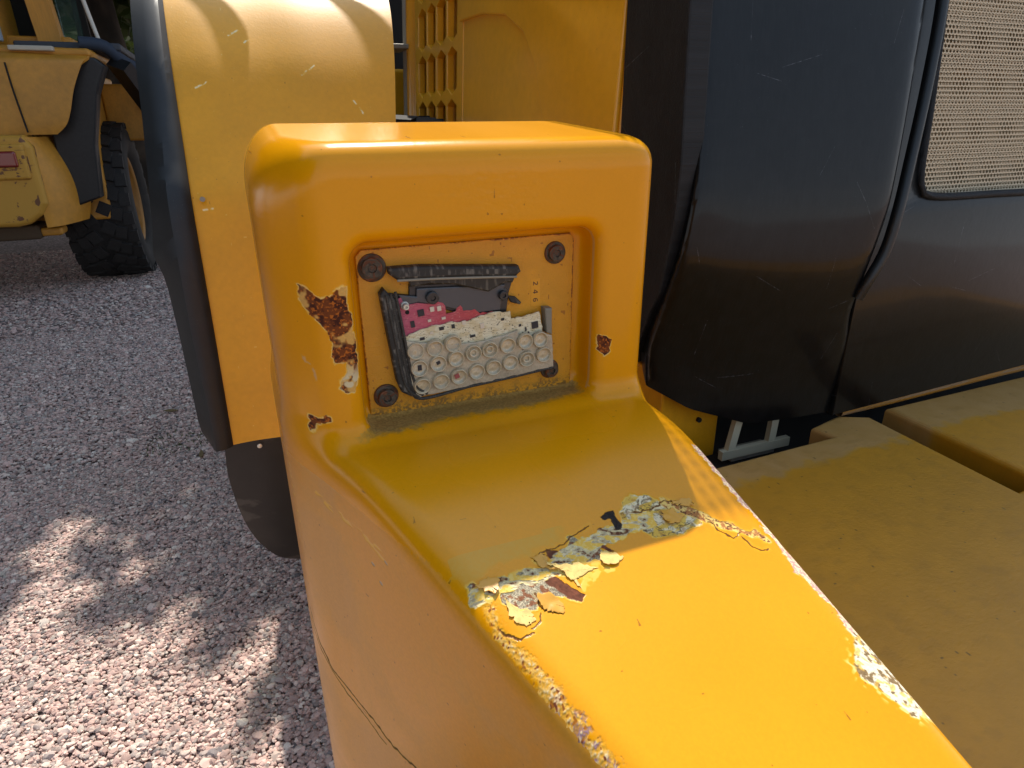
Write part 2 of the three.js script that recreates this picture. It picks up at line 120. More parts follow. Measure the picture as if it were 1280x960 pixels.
const rubber = new THREE.MeshStandardMaterial({ map: rep(tex(512, 512, (u, v, o) => { const k = 20 + 16 * (fbm(u * 20, v * 20, 4, 2) - 0.5) + (vn(u * 200, v * 200, 3) > 0.96 ? 30 : 0); o[0] = k; o[1] = k; o[2] = k * 1.04; }), 2), roughness: 0.52 });
const glossBlack = new THREE.MeshPhysicalMaterial({ map: rep(scratchTex, 1.6), roughness: 0.34, specularIntensity: 0.38, clearcoat: 0.27, clearcoatRoughness: 0.1, bumpMap: rep(paintBump, 1.5), bumpScale: 0.0003 });
const dark = new THREE.MeshStandardMaterial({ color: 0x1a1815, roughness: 0.9 });
const steel = new THREE.MeshStandardMaterial({ color: 0x8d877a, roughness: 0.6, metalness: 0.3 });

// ---------- ground ----------
const groundTex = tex(1024, 1024, (u, v, o) => { const n = fbm(u * 8, v * 8, 3, 5), c = vn(u * 130, v * 130, 9), e = vn(u * 260, v * 260, 19); const k = 0.55 + 0.5 * c + 0.35 * (e - 0.5); o[0] = 176 * k + 12 * n; o[1] = 150 * k + 12 * n; o[2] = 142 * k + 10 * n; });
const groundBump = tex(1024, 1024, (u, v, o) => { o[0] = o[1] = o[2] = 255 * (0.7 * vn(u * 130, v * 130, 9) + 0.3 * vn(u * 260, v * 260, 19)); }, false);
const groundGeo = new THREE.PlaneGeometry(400, 400, 1, 1); groundGeo.rotateX(-Math.PI / 2);
const ground = mesh('ground', groundGeo, new THREE.MeshStandardMaterial({ map: rep(groundTex, 160), bumpMap: rep(groundBump, 160), bumpScale: 0.012, roughness: 0.95 }), scene);
tag(ground, 'gravel yard ground stretching away under the machines', 'ground', null, 'structure');
{
  const variants = [], N = 340000, M = new THREE.Matrix4(), Q = new THREE.Quaternion(), E = new THREE.Euler(), C = new THREE.Color();
  const g0 = mergeVertices((() => { const g = new THREE.IcosahedronGeometry(1, 1); g.deleteAttribute('normal'); g.deleteAttribute('uv'); return g; })());
  const p = g0.attributes.position; for (let i = 0; i < p.count; i++) { const k = 0.78 + 0.42 * h2(i, 3); p.setXYZ(i, p.getX(i) * k, p.getY(i) * k * 0.72, p.getZ(i) * k); } g0.computeVertexNormals();
  const stone = new THREE.InstancedMesh(toCreasedNormals(g0, 0.7), new THREE.MeshStandardMaterial({ color: 0xffffff, roughness: 0.85 }), N);
  stone.name = 'gravel'; stone.castShadow = stone.receiveShadow = true;
  for (let i = 0; i < N; i++) {
    let x, z, s; const q = i / N;
    if (q < 0.5) { z = rr(-3.6, -1.0); x = rr(-2.9, 0.6); s = rr(0.0046, 0.0088); } else if (q < 0.82) { z = rr(-6.4, -3.6); x = rr(-4.6, 0.6); s = rr(0.0062, 0.011); } else { z = rr(-11, -6.4); x = rr(-7, 0.4); s = rr(0.009, 0.015); }
    s *= 0.72 + 0.75 * rnd() * rnd(); if (rnd() < 0.04) s *= 1.7;
    E.set(rr(-0.5, 0.5), rr(0, 6.3), rr(-0.5, 0.5)); Q.setFromEuler(E);
    M.compose(V(x, rr(0.001, 0.011) + 0.004 * vn(x * 3, z * 3, 4), z), Q, V(s * rr(0.8, 1.35), s * rr(0.7, 1), s * rr(0.75, 1.1))); stone.setMatrixAt(i, M);
    const t = rnd(), b = rr(0.9, 1.75); if (t < 0.5) C.setRGB(0.40 * b, 0.275 * b, 0.24 * b); else if (t < 0.72) C.setRGB(0.47 * b, 0.37 * b, 0.32 * b); else if (t < 0.9) C.setRGB(0.27 * b, 0.22 * b, 0.2 * b); else if (t < 0.97) C.setRGB(0.46 * b, 0.40 * b, 0.35 * b); else C.setRGB(0.14 * b, 0.12 * b, 0.12 * b);
    stone.setColorAt(i, C);
  }
  scene.add(stone); tag(stone, 'pinkish grey crushed stone gravel covering the yard', 'gravel', null, 'stuff');
}

// ---------- the loader's rear casting: a solid from distance fields ----------
const slopeH = (d) => { const w = 0.022, t = (d + 0.608) / w; return 1.345 - 0.296 * w * (t > 20 ? t : Math.log(1 + Math.exp(t))); };
const smax = (a, b, k) => { const h = Math.max(k - Math.abs(a - b), 0) / k; return Math.max(a, b) + h * h * k * 0.25; };
const smin = (a, b, k) => -smax(-a, -b, k);
function casting(x, y, z) {
  let lo = smax(smax(0.006 - x, (x - 0.043) * -0.943 + (z + 0.687) * 0.332, 0.04), x - 0.484, 0.03);
  lo = Math.max(lo, Math.max(z - 0.16, -z - 1.05)); lo = smax(lo, (y - slopeH(z)) * 0.958, 0.034); lo = Math.max(lo, 0.45 - y);
  let po = smax(smax((x - 0.06) * -0.819 + (z + 0.70) * 0.573, z + 0.70, 0.02), 0.006 - x, 0.03);
  po = smax(po, x - 0.486, 0.04); po = Math.max(po, -z - 1.03);
  const topY = 1.678 + 0.075 * cl(-0.7 - z, 0, 0.25);
  const big = 0.034 + 0.05 * ss(0.09, 0.0, x);
  po = smax(po, (y - topY) * 0.99, big); po = Math.max(po, 0.45 - y);
  const qx = Math.abs(x - 0.2495) - 0.1515 + 0.022, qy = Math.abs(y - 1.4) - 0.176 + 0.022, rc = Math.min(Math.max(qx, qy), 0) + Math.hypot(Math.max(qx, 0), Math.max(qy, 0)) - 0.022;
  const pocket = smax(smax(rc, -0.749 - z, 0.014), 1.343 - y, 0.006);
  po = smax(po, -pocket, 0.02);
  return smin(po, lo, 0.028);
}
const tests = [[1, 0, 0], [0, 1, 0], [0, 0, 1]];
function surfaceNet(f, lo, hi, c) {
  const n = [0, 1, 2].map((i) => Math.ceil((hi[i] - lo[i]) / c) + 1), [nx, ny, nz] = n, F = new Float32Array(nx * ny * nz).fill(9), B = 6;
  for (let bx = 0; bx < nx; bx += B) for (let by = 0; by < ny; by += B) for (let bz = 0; bz < nz; bz += B) {
    const v = f(lo[0] + (bx + B / 2) * c, lo[1] + (by + B / 2) * c, lo[2] + (bz + B / 2) * c), far = Math.abs(v) > c * B * 1.15 + 0.012;
    for (let i = bx; i < Math.min(nx, bx + B); i++) for (let j = by; j < Math.min(ny, by + B); j++) for (let k = bz; k < Math.min(nz, bz + B); k++) F[(i * ny + j) * nz + k] = far ? v : f(lo[0] + i * c, lo[1] + j * c, lo[2] + k * c);
  }
  const near = 8 * c; const id = new Int32Array(nx * ny * nz).fill(-1), pos = [], quads = [], at = (i, j, k) => (i * ny + j) * nz + k, D = [];
  for (let q = 0; q < 8; q++) D.push([q & 1, (q >> 1) & 1, q >> 2]);
  const ED = []; for (let a = 0; a < 8; a++) for (let b = a + 1; b < 8; b++) if ([1, 2, 4].includes(a ^ b)) ED.push([a, b]);
  const val = new Float32Array(8);
  for (let i = 0; i < nx - 1; i++) for (let j = 0; j < ny - 1; j++) for (let k = 0; k < nz - 1; k++) {
    if (Math.abs(F[at(i, j, k)]) > near) continue; let m = 0; for (let q = 0; q < 8; q++) { val[q] = F[at(i + D[q][0], j + D[q][1], k + D[q][2])]; if (val[q] < 0) m++; } if (m === 0 || m === 8) continue;
    let x = 0, y = 0, z = 0, e = 0; for (const [a, b] of ED) if (val[a] < 0 !== val[b] < 0) { const t = val[a] / (val[a] - val[b]); x += mix(D[a][0], D[b][0], t); y += mix(D[a][1], D[b][1], t); z += mix(D[a][2], D[b][2], t); e++; }
    id[at(i, j, k)] = pos.length; pos.push([lo[0] + (i + x / e) * c, lo[1] + (j + y / e) * c, lo[2] + (k + z / e) * c]);
  }
  for (let i = 1; i < nx - 1; i++) for (let j = 1; j < ny - 1; j++) for (let k = 1; k < nz - 1; k++) {
    if (Math.abs(F[at(i, j, k)]) > near) continue; const a = F[at(i, j, k)] < 0;
    for (let q = 0; q < 3; q++) { const t = tests[q], b = F[at(i + t[0], j + t[1], k + t[2])] < 0; if (a === b) continue;
      const v = q === 0 ? [id[at(i, j - 1, k - 1)], id[at(i, j, k - 1)], id[at(i, j, k)], id[at(i, j - 1, k)]] : q === 1 ? [id[at(i - 1, j, k - 1)], id[at(i - 1, j, k)], id[at(i, j, k)], id[at(i, j, k - 1)]] : [id[at(i - 1, j - 1, k)], id[at(i, j - 1, k)], id[at(i, j, k)], id[at(i - 1, j, k)]];
      if (v.some((w) => w < 0)) continue; quads.push(a ? v : [v[0], v[3], v[2], v[1]]); }
  }
  return { pos, quads };
}
const net = surfaceNet(casting, [-0.02, 0.44, -1.08], [0.52, 1.74, 0.19], 0.0042);
const nets = { front: { p: [], n: [], u: [], i: [], m: new Map() }, top: { p: [], n: [], u: [], i: [], m: new Map() }, side: { p: [], n: [], u: [], i: [], m: new Map() } };
const TX0 = -0.01, TW = 0.52, TZ0 = -0.80, TH = 0.98, FX0 = -0.01, FW = 0.52, FY0 = 1.28, FH = 0.46, SZ0 = -1.06, SW = 1.26, SY0 = 0.44, SH = 1.0;
{
  const e = 0.0012, normals = net.pos.map(([x, y, z]) => V(casting(x + e, y, z) - casting(x - e, y, z), casting(x, y + e, z) - casting(x, y - e, z), casting(x, y, z + e) - casting(x, y, z - e)).normalize());
  for (let k = 0; k < net.pos.length; k++) { const [x, y, z] = net.pos[k], f = casting(x, y, z), q = normals[k]; net.pos[k] = [x - q.x * f, y - q.y * f, z - q.z * f]; }
  for (const q of net.quads) {
    const m = q.reduce((s, k) => s.add(normals[k]), V(0, 0, 0)).normalize(), c = net.pos[q[0]];
    const r = m.y > 0.55 && c[1] < 1.5 ? 'top' : c[1] > 1.3 && (m.z > 0.3 || m.y > 0.4 || c[2] < -0.72) ? 'front' : 'side', N = nets[r];
    const w = q.map((k) => { if (!N.m.has(k)) { N.m.set(k, N.p.length / 3); const p = net.pos[k], nn = normals[k]; N.p.push(...p); N.n.push(nn.x, nn.y, nn.z); if (r === 'top') N.u.push((p[0] - TX0) / TW, (p[2] - TZ0) / TH); else if (r === 'front') N.u.push((p[0] - FX0) / FW, (p[1] - FY0) / FH); else N.u.push((p[2] - SZ0) / SW, (p[1] - SY0) / SH); } return N.m.get(k); });
    N.i.push(w[0], w[1], w[2], w[0], w[2], w[3]);
  }
}
const netGeo = (N) => { const g = new THREE.BufferGeometry(); g.setAttribute('position', new THREE.Float32BufferAttribute(N.p, 3)); g.setAttribute('normal', new THREE.Float32BufferAttribute(N.n, 3)); g.setAttribute('uv', new THREE.Float32BufferAttribute(N.u, 2)); g.setIndex(N.i); return g; };

// paint, peeled patches, rust and scuffs of the sloping top
function topSample(x, z, o) {      // writes colour to o, returns [height, roughness]
  const f = fbm(x * 500, z * 500, 2, 9), big = fbm(x * 9, z * 9, 3, 70);
  let hot = false; for (const k in TB) { const q = TB[k]; if (x > q[0] && x < q[1] && z > q[2] && z < q[3]) { hot = true; break; } }
  if (!hot) { const b = 1 + 0.05 * (big - 0.5) + 0.04 * (f - 0.5); o[0] = PAINT[0] * b; o[1] = PAINT[1] * b; o[2] = PAINT[2] * b; if (vn(x * 160, z * 160, 23) > 0.985) blend(o, [110, 66, 20], 0.55); return [0.6 + 0.02 * (f - 0.5), 0.27 + 0.1 * (big - 0.5)]; }
  const n1 = fbm(x * 90, z * 90, 4, 1) - 0.5, n2 = fbm(x * 90, z * 90, 4, 40) - 0.5, g = fbm(x * 220, z * 220, 4, 15);
  const wx = x + n1 * 0.010, wz = z + n2 * 0.010, b = 1 + 0.05 * (big - 0.5) + 0.04 * (f - 0.5);
  o[0] = PAINT[0] * b; o[1] = PAINT[1] * b; o[2] = PAINT[2] * b; let h = 0.6 + 0.02 * (f - 0.5), rough = 0.27 + 0.1 * (big - 0.5);
  if (vn(x * 160, z * 160, 23) > 0.985) blend(o, [110, 66, 20], 0.55);
  const inside = (k, m = 0.006) => { const q = TB[k]; if (x < q[0] || x > q[1] || z < q[2] || z > q[3]) return 1; return polyDist(TP[k], wx, wz) + m * 0; };
  let d; if (x > 0.03 && x < 0.32 && z > -0.69 && z < -0.44) { d = polyDist(TP.dust, x + n1 * 0.02, z + n2 * 0.02); const k = ss(0.006, -0.004, d) * (0.28 + 0.3 * f); blend(o, [196, 160, 92], k); rough += 0.15 * k; }
  d = inside('dirt'); if (d < 0.02) { const k = ss(0.012, -0.006, d + 0.012 * (g - 0.5)); blend(o, [112 + 60 * f, 90 + 50 * f, 52 + 36 * f], k * 0.85); h += k * 0.15 * f; rough = mix(rough, 0.95, k); }
  for (const k of ['bare', 'greyA', 'greyD', 'greyF']) { d = inside(k); if (d < 0.004) { const t = ss(0.0006, -0.0006, d), e = ss(0.0028, 0.0004, d); blend(o, [232, 196, 104], e * 0.75);
    const bare = k === 'bare', grain = bare ? fbm(x * 120 + 9 * n2 + z * 60, z * 330 + 14 * n1, 3, 33) : vn(x * 260 + 90 * n2, z * 620 + 40 * n1, 33), w = ss(0.3, bare ? 0.62 : 0.8, grain), r = ss(0.56, 0.7, g); const c = bare ? [mix(140, 226, w), mix(128, 212, w), mix(98, 176, w)] : [mix(116, 196, w), mix(106, 182, w), mix(88, 152, w)]; if (bare) { blend(c, [214, 170, 62], ss(0.46, 0.58, fbm(x * 70 + z * 40, z * 170, 3, 36)) * 0.85); blend(c, [84, 70, 48], ss(0.34, 0.24, grain) * 0.8); }
    blend(c, [118, 62, 34], r * (k === 'bare' ? 0.25 : 0.8)); blend(o, c, t); h = mix(h, 0.05 + 0.25 * grain, t) + (1 - t) * e * 0.2; rough = mix(rough, 0.85, t); } }
  for (const k of ['brownB', 'brownC', 'flakeShade']) { d = inside(k); if (d < 0.003) { const t = ss(0.0006, -0.0006, d); blend(o, [70 + 60 * g, 40 + 36 * g, 28 + 26 * g], t); h = mix(h, 0.05 + 0.2 * f, t); rough = mix(rough, 0.95, t); } }  // brown patches; the last is painted shade under a lifted flake
  { const q = TB.band; if (x > q[0] && x < q[1] && z > q[2] && z < q[3]) { const [l] = lineDist(TP.band, wx, wz), w = 0.011 * (0.35 + 1.1 * fbm(x * 60, z * 60, 3, 55)), t = ss(w + 0.0008, w - 0.0008, l); if (t > 0) { const m = fbm(x * 90 + z * 50, z * 210 - x * 60, 4, 58), c = [224, 178, 74]; blend(c, [220, 202, 160], ss(0.45, 0.54, m)); blend(c, [160, 143, 112], ss(0.56, 0.64, m) * 0.8); blend(c, [92, 52, 30], ss(0.69, 0.72, m)); blend(c, [232, 214, 150], ss(0.5, 0.62, f) * 0.4); blend(o, c, t); h = mix(h, 0.75 - 1.1 * ss(0.48, 0.62, m) * 0.6, t); rough = mix(rough, 0.8, t); } } }
  d = inside('creamH'); if (d < 0.002) { const t = ss(0.001, -0.001, d) * ss(0.35, 0.6, g + 0.15); blend(o, [228, 186, 84], t * 0.8); h += 0.25 * t * (g - 0.3); }
  d = inside('tar'); if (d < 0.002) { const t = ss(0.0006, -0.0006, d); blend(o, [26 + 30 * f, 22 + 24 * f, 20 + 20 * f], t); h = mix(h, 0.5 + 0.8 * f, t); rough = mix(rough, 0.8, t); }
  let q = TB.rustline; if (x > q[0] && x < q[1] && z > q[2] && z < q[3]) { const [l, s] = lineDist(TP.rustline, wx, wz), w = mix(0.0055, 0.003, s) * (0.5 + g), t = ss(w + 0.0006, w - 0.0006, l), e = ss(w + 0.003, w, l); blend(o, [232, 186, 84], e * 0.6); { const c = [150 + 50 * f, 88 + 60 * f, 42 + 50 * f]; blend(c, [226, 190, 110], ss(0.48, 0.58, g)); blend(c, [84, 46, 26], ss(0.6, 0.7, f) * 0.8); blend(o, c, t); } h = mix(h, 0.1 + 0.3 * f, t); rough = mix(rough, 0.9, t); }
  q = TB.edgeL; if (x > q[0] && x < q[1] && z > q[2] && z < q[3]) { const [l, s] = lineDist(TP.edgeL, wx, wz), w = (0.0042 + 0.003 * ss(0.2, 0.8, s)) * (0.4 + 1.2 * g), t = ss(w + 0.003, w - 0.003, l + 0.006 * (f - 0.5)), c = [222, 172, 84]; blend(c, [150, 116, 130], ss(0.45, 0.6, g) * ss(0.4, 0.7, s)); blend(c, [226, 200, 150], ss(0.55, 0.75, f)); blend(c, [120, 60, 36], ss(0.74, 0.82, vn(x * 420, z * 420, 71))); blend(o, c, t * (0.55 + 0.45 * ss(0.35, 0.5, f))); h = mix(h, 0.2 + 0.5 * f, t); rough = mix(rough, 0.85, t); }
  for (const k of ['edgeR1', 'edgeR2']) { q = TB[k]; if (x > q[0] && x < q[1] && z > q[2] && z < q[3]) { const [l] = lineDist(TP[k], wx + 0.002, wz), w = 0.0075 * (0.3 + 1.4 * g), t = ss(w + 0.0012, w - 0.0012, l), c = [232, 208, 168]; blend(c, [196, 150, 140], ss(0.4, 0.6, f)); const [l2] = lineDist(TP[k], wx - 0.003, wz); blend(c, [104, 52, 30], ss(0.0022, 0.0012, l2) * ss(0.36, 0.46, fbm(z * 30, 3, 3, 8))); blend(o, c, t); h = mix(h, 0.2 + 0.3 * f, t); rough = mix(rough, 0.85, t); } }
  if (x > 0.12 && x < 0.48 && z > -0.52 && z < -0.37) for (const C of CRACKS) { const [l] = lineDist(C, wx, wz); if (l < 0.006) { const t = ss(0.0011, 0.0004, l); blend(o, [232, 190, 88], ss(0.005, 0.001, l) * 0.35 * g); blend(o, [96, 56, 18], t * 0.9); h -= 0.35 * t; } }
  d = inside('scuff') - 0.004; if (d < 0.012) { const st = vn(x * 300 - z * 160, z * 240 + x * 120, 90), t = ss(0.0015, -0.0015, d), e = ss(0.010, 0.0, d) * ss(0.55, 0.75, st); blend(o, [240, 214, 150], e * 0.8); const c = [222, 210, 184]; blend(c, [128, 104, 70], ss(0.52, 0.66, g)); blend(c, [220, 170, 66], ss(0.6, 0.72, st) * 0.6); blend(o, c, t); h = mix(h, 0.1 + 0.5 * f, t); rough = mix(rough, 0.85, t); }
  return [h, rough];
}
const CRACKS = CRK;
TP.band = [[0.146, -0.449], [0.175, -0.449], [0.205, -0.448], [0.235, -0.455], [0.262, -0.461], [0.29, -0.47], [0.318, -0.474], [0.345, -0.476]];
const TB = {}; for (const k of Object.keys(TP)) if (k !== 'dust') TB[k] = bounds(TP[k], 0.016);
function paintTextures(w, h, f) {
  const A = new Uint8Array(w * h * 4), B = new Uint8Array(w * h * 4), C = new Uint8Array(w * h * 4), o = [0, 0, 0];
  for (let y = 0; y < h; y++) for (let x = 0; x < w; x++) { const [hh, ro] = f((x + 0.5) / w, (y + 0.5) / h, o), i = (y * w + x) * 4; for (let c = 0; c < 3; c++) { A[i + c] = cl(o[c], 0, 255); B[i + c] = cl(hh * 200, 0, 255); C[i + c] = cl(ro * 255, 0, 255); } A[i + 3] = B[i + 3] = C[i + 3] = 255; }
  return [A, B, C].map((d, k) => { const t = new THREE.DataTexture(d, w, h); t.magFilter = t.minFilter = THREE.LinearFilter; if (!k) t.colorSpace = THREE.SRGBColorSpace; t.needsUpdate = true; return t; });
}
const painted = ([a, b, c]) => new THREE.MeshPhysicalMaterial({ map: a, bumpMap: b, bumpScale: 0.0022, roughnessMap: c, roughness: 1, specularIntensity: 0.6 });
const topMat = painted(paintTextures(1000, 1880, (u, v, o) => topSample(TX0 + u * TW, TZ0 + v * TH, o)));
FP.rust3 = FP.rust3.map(([x, y]) => [0.4165 + (x - 0.4035) * 0.6, y]);
const FB = {}; for (const k of Object.keys(FP)) FB[k] = bounds(FP[k], 0.02);
const frontMat = painted(paintTextures(1200, 1040, (u, v, o) => {
  const x = FX0 + u * FW, y = FY0 + v * FH, n1 = fbm(x * 120, y * 120, 3, 101) - 0.5, n2 = fbm(x * 120, y * 120, 3, 140) - 0.5, f = fbm(x * 500, y * 500, 2, 9), g = fbm(x * 150, y * 150, 4, 115), big = fbm(x * 9, y * 9, 4, 170), peel = fbm(x * 130, y * 190, 3, 210);
  const wx = x + n1 * 0.008, wy = y + n2 * 0.008, b = 1 + 0.04 * (big - 0.5) + 0.02 * (f - 0.5); o[0] = PAINT[0] * b; o[1] = PAINT[1] * b; o[2] = PAINT[2] * b;
  let h = 0.55 + 0.05 * (peel - 0.5) + 0.22 * (peel - 0.5) * ss(0.12, 0.0, Math.hypot((x - 0.27) * 0.8, (y - 1.62) * 2.2)), rough = 0.2 + 0.06 * (big - 0.5);
  if (vn(x * 110, y * 110, 123) > 0.985) blend(o, [120, 70, 20], 0.5);
  for (const k of ['rust', 'rust2', 'rust3']) { const q = FB[k]; if (x < q[0] || x > q[1] || y < q[2] || y > q[3]) continue; const d = polyDist(FP[k], wx, wy), t = ss(0.0006, -0.0006, d), e = ss(0.0024, 0.0003, d) * ss(0.35, 0.5, g + 0.1); blend(o, [236, 206, 140], e * 0.8);
    const c = [112, 58, 24]; blend(c, [70, 34, 20], ss(0.45, 0.65, g)); blend(c, [176, 96, 30], ss(0.58, 0.72, f)); if (k === 'rust') { blend(c, [216, 170, 90], ss(0.55, 0.66, fbm(x * 70, y * 70, 3, 180)) * 0.9); blend(c, [206, 190, 150], ss(1.452, 1.425, y) * ss(0.42, 0.56, fbm(x * 110, y * 110, 3, 190))); }
    blend(o, c, t); h = mix(h, 0.05 + 0.35 * f, t) + (1 - t) * e * 0.2; rough = mix(rough, 0.95, t); }
  const q = FB.scr; if (x > q[0] && x < q[1] && y > q[2] && y < q[3]) { const [l] = lineDist(FP.scr, wx, wy), t = ss(0.002, 0.0006, l) * ss(0.4, 0.55, g); blend(o, [206, 160, 120], t * 0.8); }
  return [h, rough];
}));
const SCR = [[-0.83, 1.02], [-0.75, 0.965], [-0.70, 0.956], [-0.60, 0.954], [-0.53, 0.968]], SCR2 = [[-0.83, 1.00], [-0.72, 0.945], [-0.62, 0.937]], CHIP = [[-0.72, 1.275], [-0.66, 1.268], [-0.60, 1.272], [-0.57, 1.266]], CHIP2 = [[-0.80, 1.32], [-0.80, 1.24], [-0.79, 1.2]];
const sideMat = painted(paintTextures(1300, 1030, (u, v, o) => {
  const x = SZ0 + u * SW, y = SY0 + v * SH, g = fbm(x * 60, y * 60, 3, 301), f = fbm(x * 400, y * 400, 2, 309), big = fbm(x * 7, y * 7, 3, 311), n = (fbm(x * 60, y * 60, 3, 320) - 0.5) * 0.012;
  const dustBounce = ss(0.3, 0.7, big + 0.3 * (g - 0.5)); o[0] = mix(210, 204, dustBounce) * (0.97 + 0.06 * f); o[1] = mix(142, 148, dustBounce) * (0.97 + 0.06 * f); o[2] = mix(20, 72, dustBounce) * (0.97 + 0.06 * f);  // tan blotches: dust, with light reflected off the gravel painted in
  let h = 0.55 + 0.03 * (f - 0.5), rough = 0.28 + 0.14 * dustBounce;
  if (vn(x * 120, y * 120, 323) > 0.975) blend(o, [96, 60, 30], 0.5);
  if (y > 0.9 && y < 1.06) for (const [L, w] of [[SCR, 0.0016], [SCR2, 0.0009]]) { const [l] = lineDist(L, x + n * 0.3, y + n), t = ss(w + 0.0009, w - 0.0006, l), e = ss(w + 0.004, w, l); blend(o, [196, 150, 40], e * 0.5); blend(o, [74 + 40 * f, 54 + 30 * f, 26], t * 0.9); h = mix(h, 0.15, t); rough = mix(rough, 0.8, t); }
  if (y > 1.17) for (const L of [CHIP, CHIP2]) { const [l] = lineDist(L, x + n, y + n), w = 0.008 * g, t = ss(w + 0.001, w - 0.001, l) * ss(0.45, 0.6, vn(x * 90, y * 320, 330)); blend(o, [222, 170, 54], t); h = mix(h, 0.4, t); }
  if (y > 1.05) for (const [cx, cy] of [[-0.585, 1.225], [-0.60, 1.242], [-0.57, 1.262], [-0.83, 1.15], [-0.825, 1.08]]) { const l = Math.hypot(x - cx + n, (y - cy) * 1.6 + n); const t = ss(0.0045, 0.003, l); blend(o, [170, 150, 130], t); h = mix(h, 0.2, t); }
  return [h, rough];
}));

// ---------- our wheel loader ----------
const loader = group('wheel_loader', scene, 0, 0, 0);
tag(loader, 'large yellow wheel loader with broken tail light, peeling rear casting and black hood', 'wheel loader');
const cw = group('counterweight', loader);
mesh('light_pod', netGeo(nets.front), frontMat, cw);
mesh('sloping_top', netGeo(nets.top), topMat, cw);
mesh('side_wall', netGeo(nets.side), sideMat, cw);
// small flange along the right flank of the slope
{ const L = [], zs = [-0.225, -0.16, -0.08, 0.02, 0.15]; const P = [[], []]; for (const z of zs) { const w = 0.484 + 0.10 * (z + 0.225); const dp = 0.06 * ss(-0.08, -0.225, z); P[0].push([w + 0.001, slopeH(z) - 0.03 - dp, z]); P[1].push([0.47, slopeH(z) - 0.022 - dp, z]); } mesh('flange', sheet(P, 0.02), paint, cw); }

// lifted flakes of paint
const flakePaint = new THREE.MeshStandardMaterial({ color: new THREE.Color().setRGB(0.64, 0.31, 0.03), roughness: 0.42, side: THREE.DoubleSide });
const creamPaint = new THREE.MeshStandardMaterial({ map: rep(mottle([226, 190, 110], 0.14, 12, 60, 0, 90), 20), roughness: 0.7, side: THREE.DoubleSide });
function flake(pts, dir, lift, mat, wave = 0.0015) {
  const n = pts.length, sub = 6, rim = []; for (let i = 0; i < n; i++) for (let s = 0; s < sub; s++) { const a = pts[i], b = pts[(i + 1) % n], t = s / sub, x = mix(a[0], b[0], t), z = mix(a[1], b[1], t); rim.push([x + (vn(x * 900, z * 900, 5) - 0.5) * 0.0042, z + (vn(x * 900, z * 900, 15) - 0.5) * 0.0042]); }
  const cx = rim.reduce((s, p) => s + p[0], 0) / rim.length, cz = rim.reduce((s, p) => s + p[1], 0) / rim.length, c = Math.cos(dir), q = Math.sin(dir), pr = rim.map((p) => (p[0] - cx) * c + (p[1] - cz) * q), lo = Math.min(...pr), hi = Math.max(...pr), rings = 5, pos = [], idx = [], m = rim.length;
  const y = (x, z) => { const t = ((x - cx) * c + (z - cz) * q - lo) / (hi - lo); return slopeH(z) + 0.0006 + 0.75 * lift * t * t + wave * (vn(x * 160, z * 160, 6)) * cl(t + 0.3); };
  for (const lay of [0, -0.0004]) { pos.push(cx, y(cx, cz) + lay, cz); for (let r = 1; r <= rings; r++) for (const p of rim) { const x = mix(cx, p[0], r / rings), z = mix(cz, p[1], r / rings); pos.push(x, y(x, z) + lay, z); } }
  const L = 1 + rings * m; for (const [o, fl] of [[0, 1], [L, 0]]) { for (let i = 0; i < m; i++) { const j = (i + 1) % m; const T = (a, b, d) => (fl ? idx.push(a, b, d) : idx.push(a, d, b)); T(o, o + 1 + j, o + 1 + i); for (let r = 0; r < rings - 1; r++) { const a = o + 1 + r * m + i, b = o + 1 + r * m + j, d = a + m, e = b + m; T(a, b, e); T(a, e, d); } } }
  const o = 1 + (rings - 1) * m; for (let i = 0; i < m; i++) { const j = (i + 1) % m; idx.push(o + i, o + j, L + o + j, o + i, L + o + j, L + o + i); }
  const g = new THREE.BufferGeometry(); g.setAttribute('position', new THREE.Float32BufferAttribute(pos, 3)); g.setAttribute('uv', new THREE.Float32BufferAttribute(pos.flatMap((v, i) => (i % 3 === 0 ? [v] : i % 3 === 2 ? [v] : [])), 2)); g.setIndex(idx); g.computeVertexNormals();
  mesh('paint_flake', g, mat, cw);
}
flake(TP.flI, -1.9, 0.0045, flakePaint); flake(TP.flP, 2.6, 0.004, flakePaint); flake(TP.fl2, -2.2, 0.006, creamPaint); flake(TP.fl3, 3.0, 0.004, creamPaint);
flake(TP.fl4.map(([x, z]) => [0.176 + (x - 0.176) * 0.72, -0.418 + (z + 0.418) * 0.72]), -1.2, 0.002, creamPaint); flake(TP.fl5, 1.4, 0.003, flakePaint); flake(TP.fl6, 0.6, 0.0035, flakePaint); flake(TP.fl7, -0.7, 0.003, flakePaint);

// ---------- the broken tail light ----------
const lamp = group('tail_light', loader);
lamp.userData.label = 'smashed tail light with exposed circuit boards and clear lenses bolted in its recess';
const plateTex = tex(1024, 768, (u, v, o) => {
  const x = u * 0.285, y = v * 0.212, f = fbm(x * 400, y * 400, 3, 400), g = fbm(x * 80, y * 80, 4, 401), b = 0.97 + 0.08 * (g - 0.5); o[0] = 216 * b; o[1] = 150 * b; o[2] = 22 * b;
  const ed = Math.min(x, y, 0.285 - x, 0.212 - y) + 0.006 * (g - 0.5), r = ss(0.0045, 0.001, ed); blend(o, [110, 56, 22], r * ss(0.3, 0.55, f)); if (vn(x * 210, y * 210, 402) > 0.93) blend(o, [136, 76, 24], 0.55);
  const low = ss(0.022, 0.004, y + 0.016 * (g - 0.5)); blend(o, [110, 84, 44], low * ss(0.35, 0.6, f) * 0.8);
});
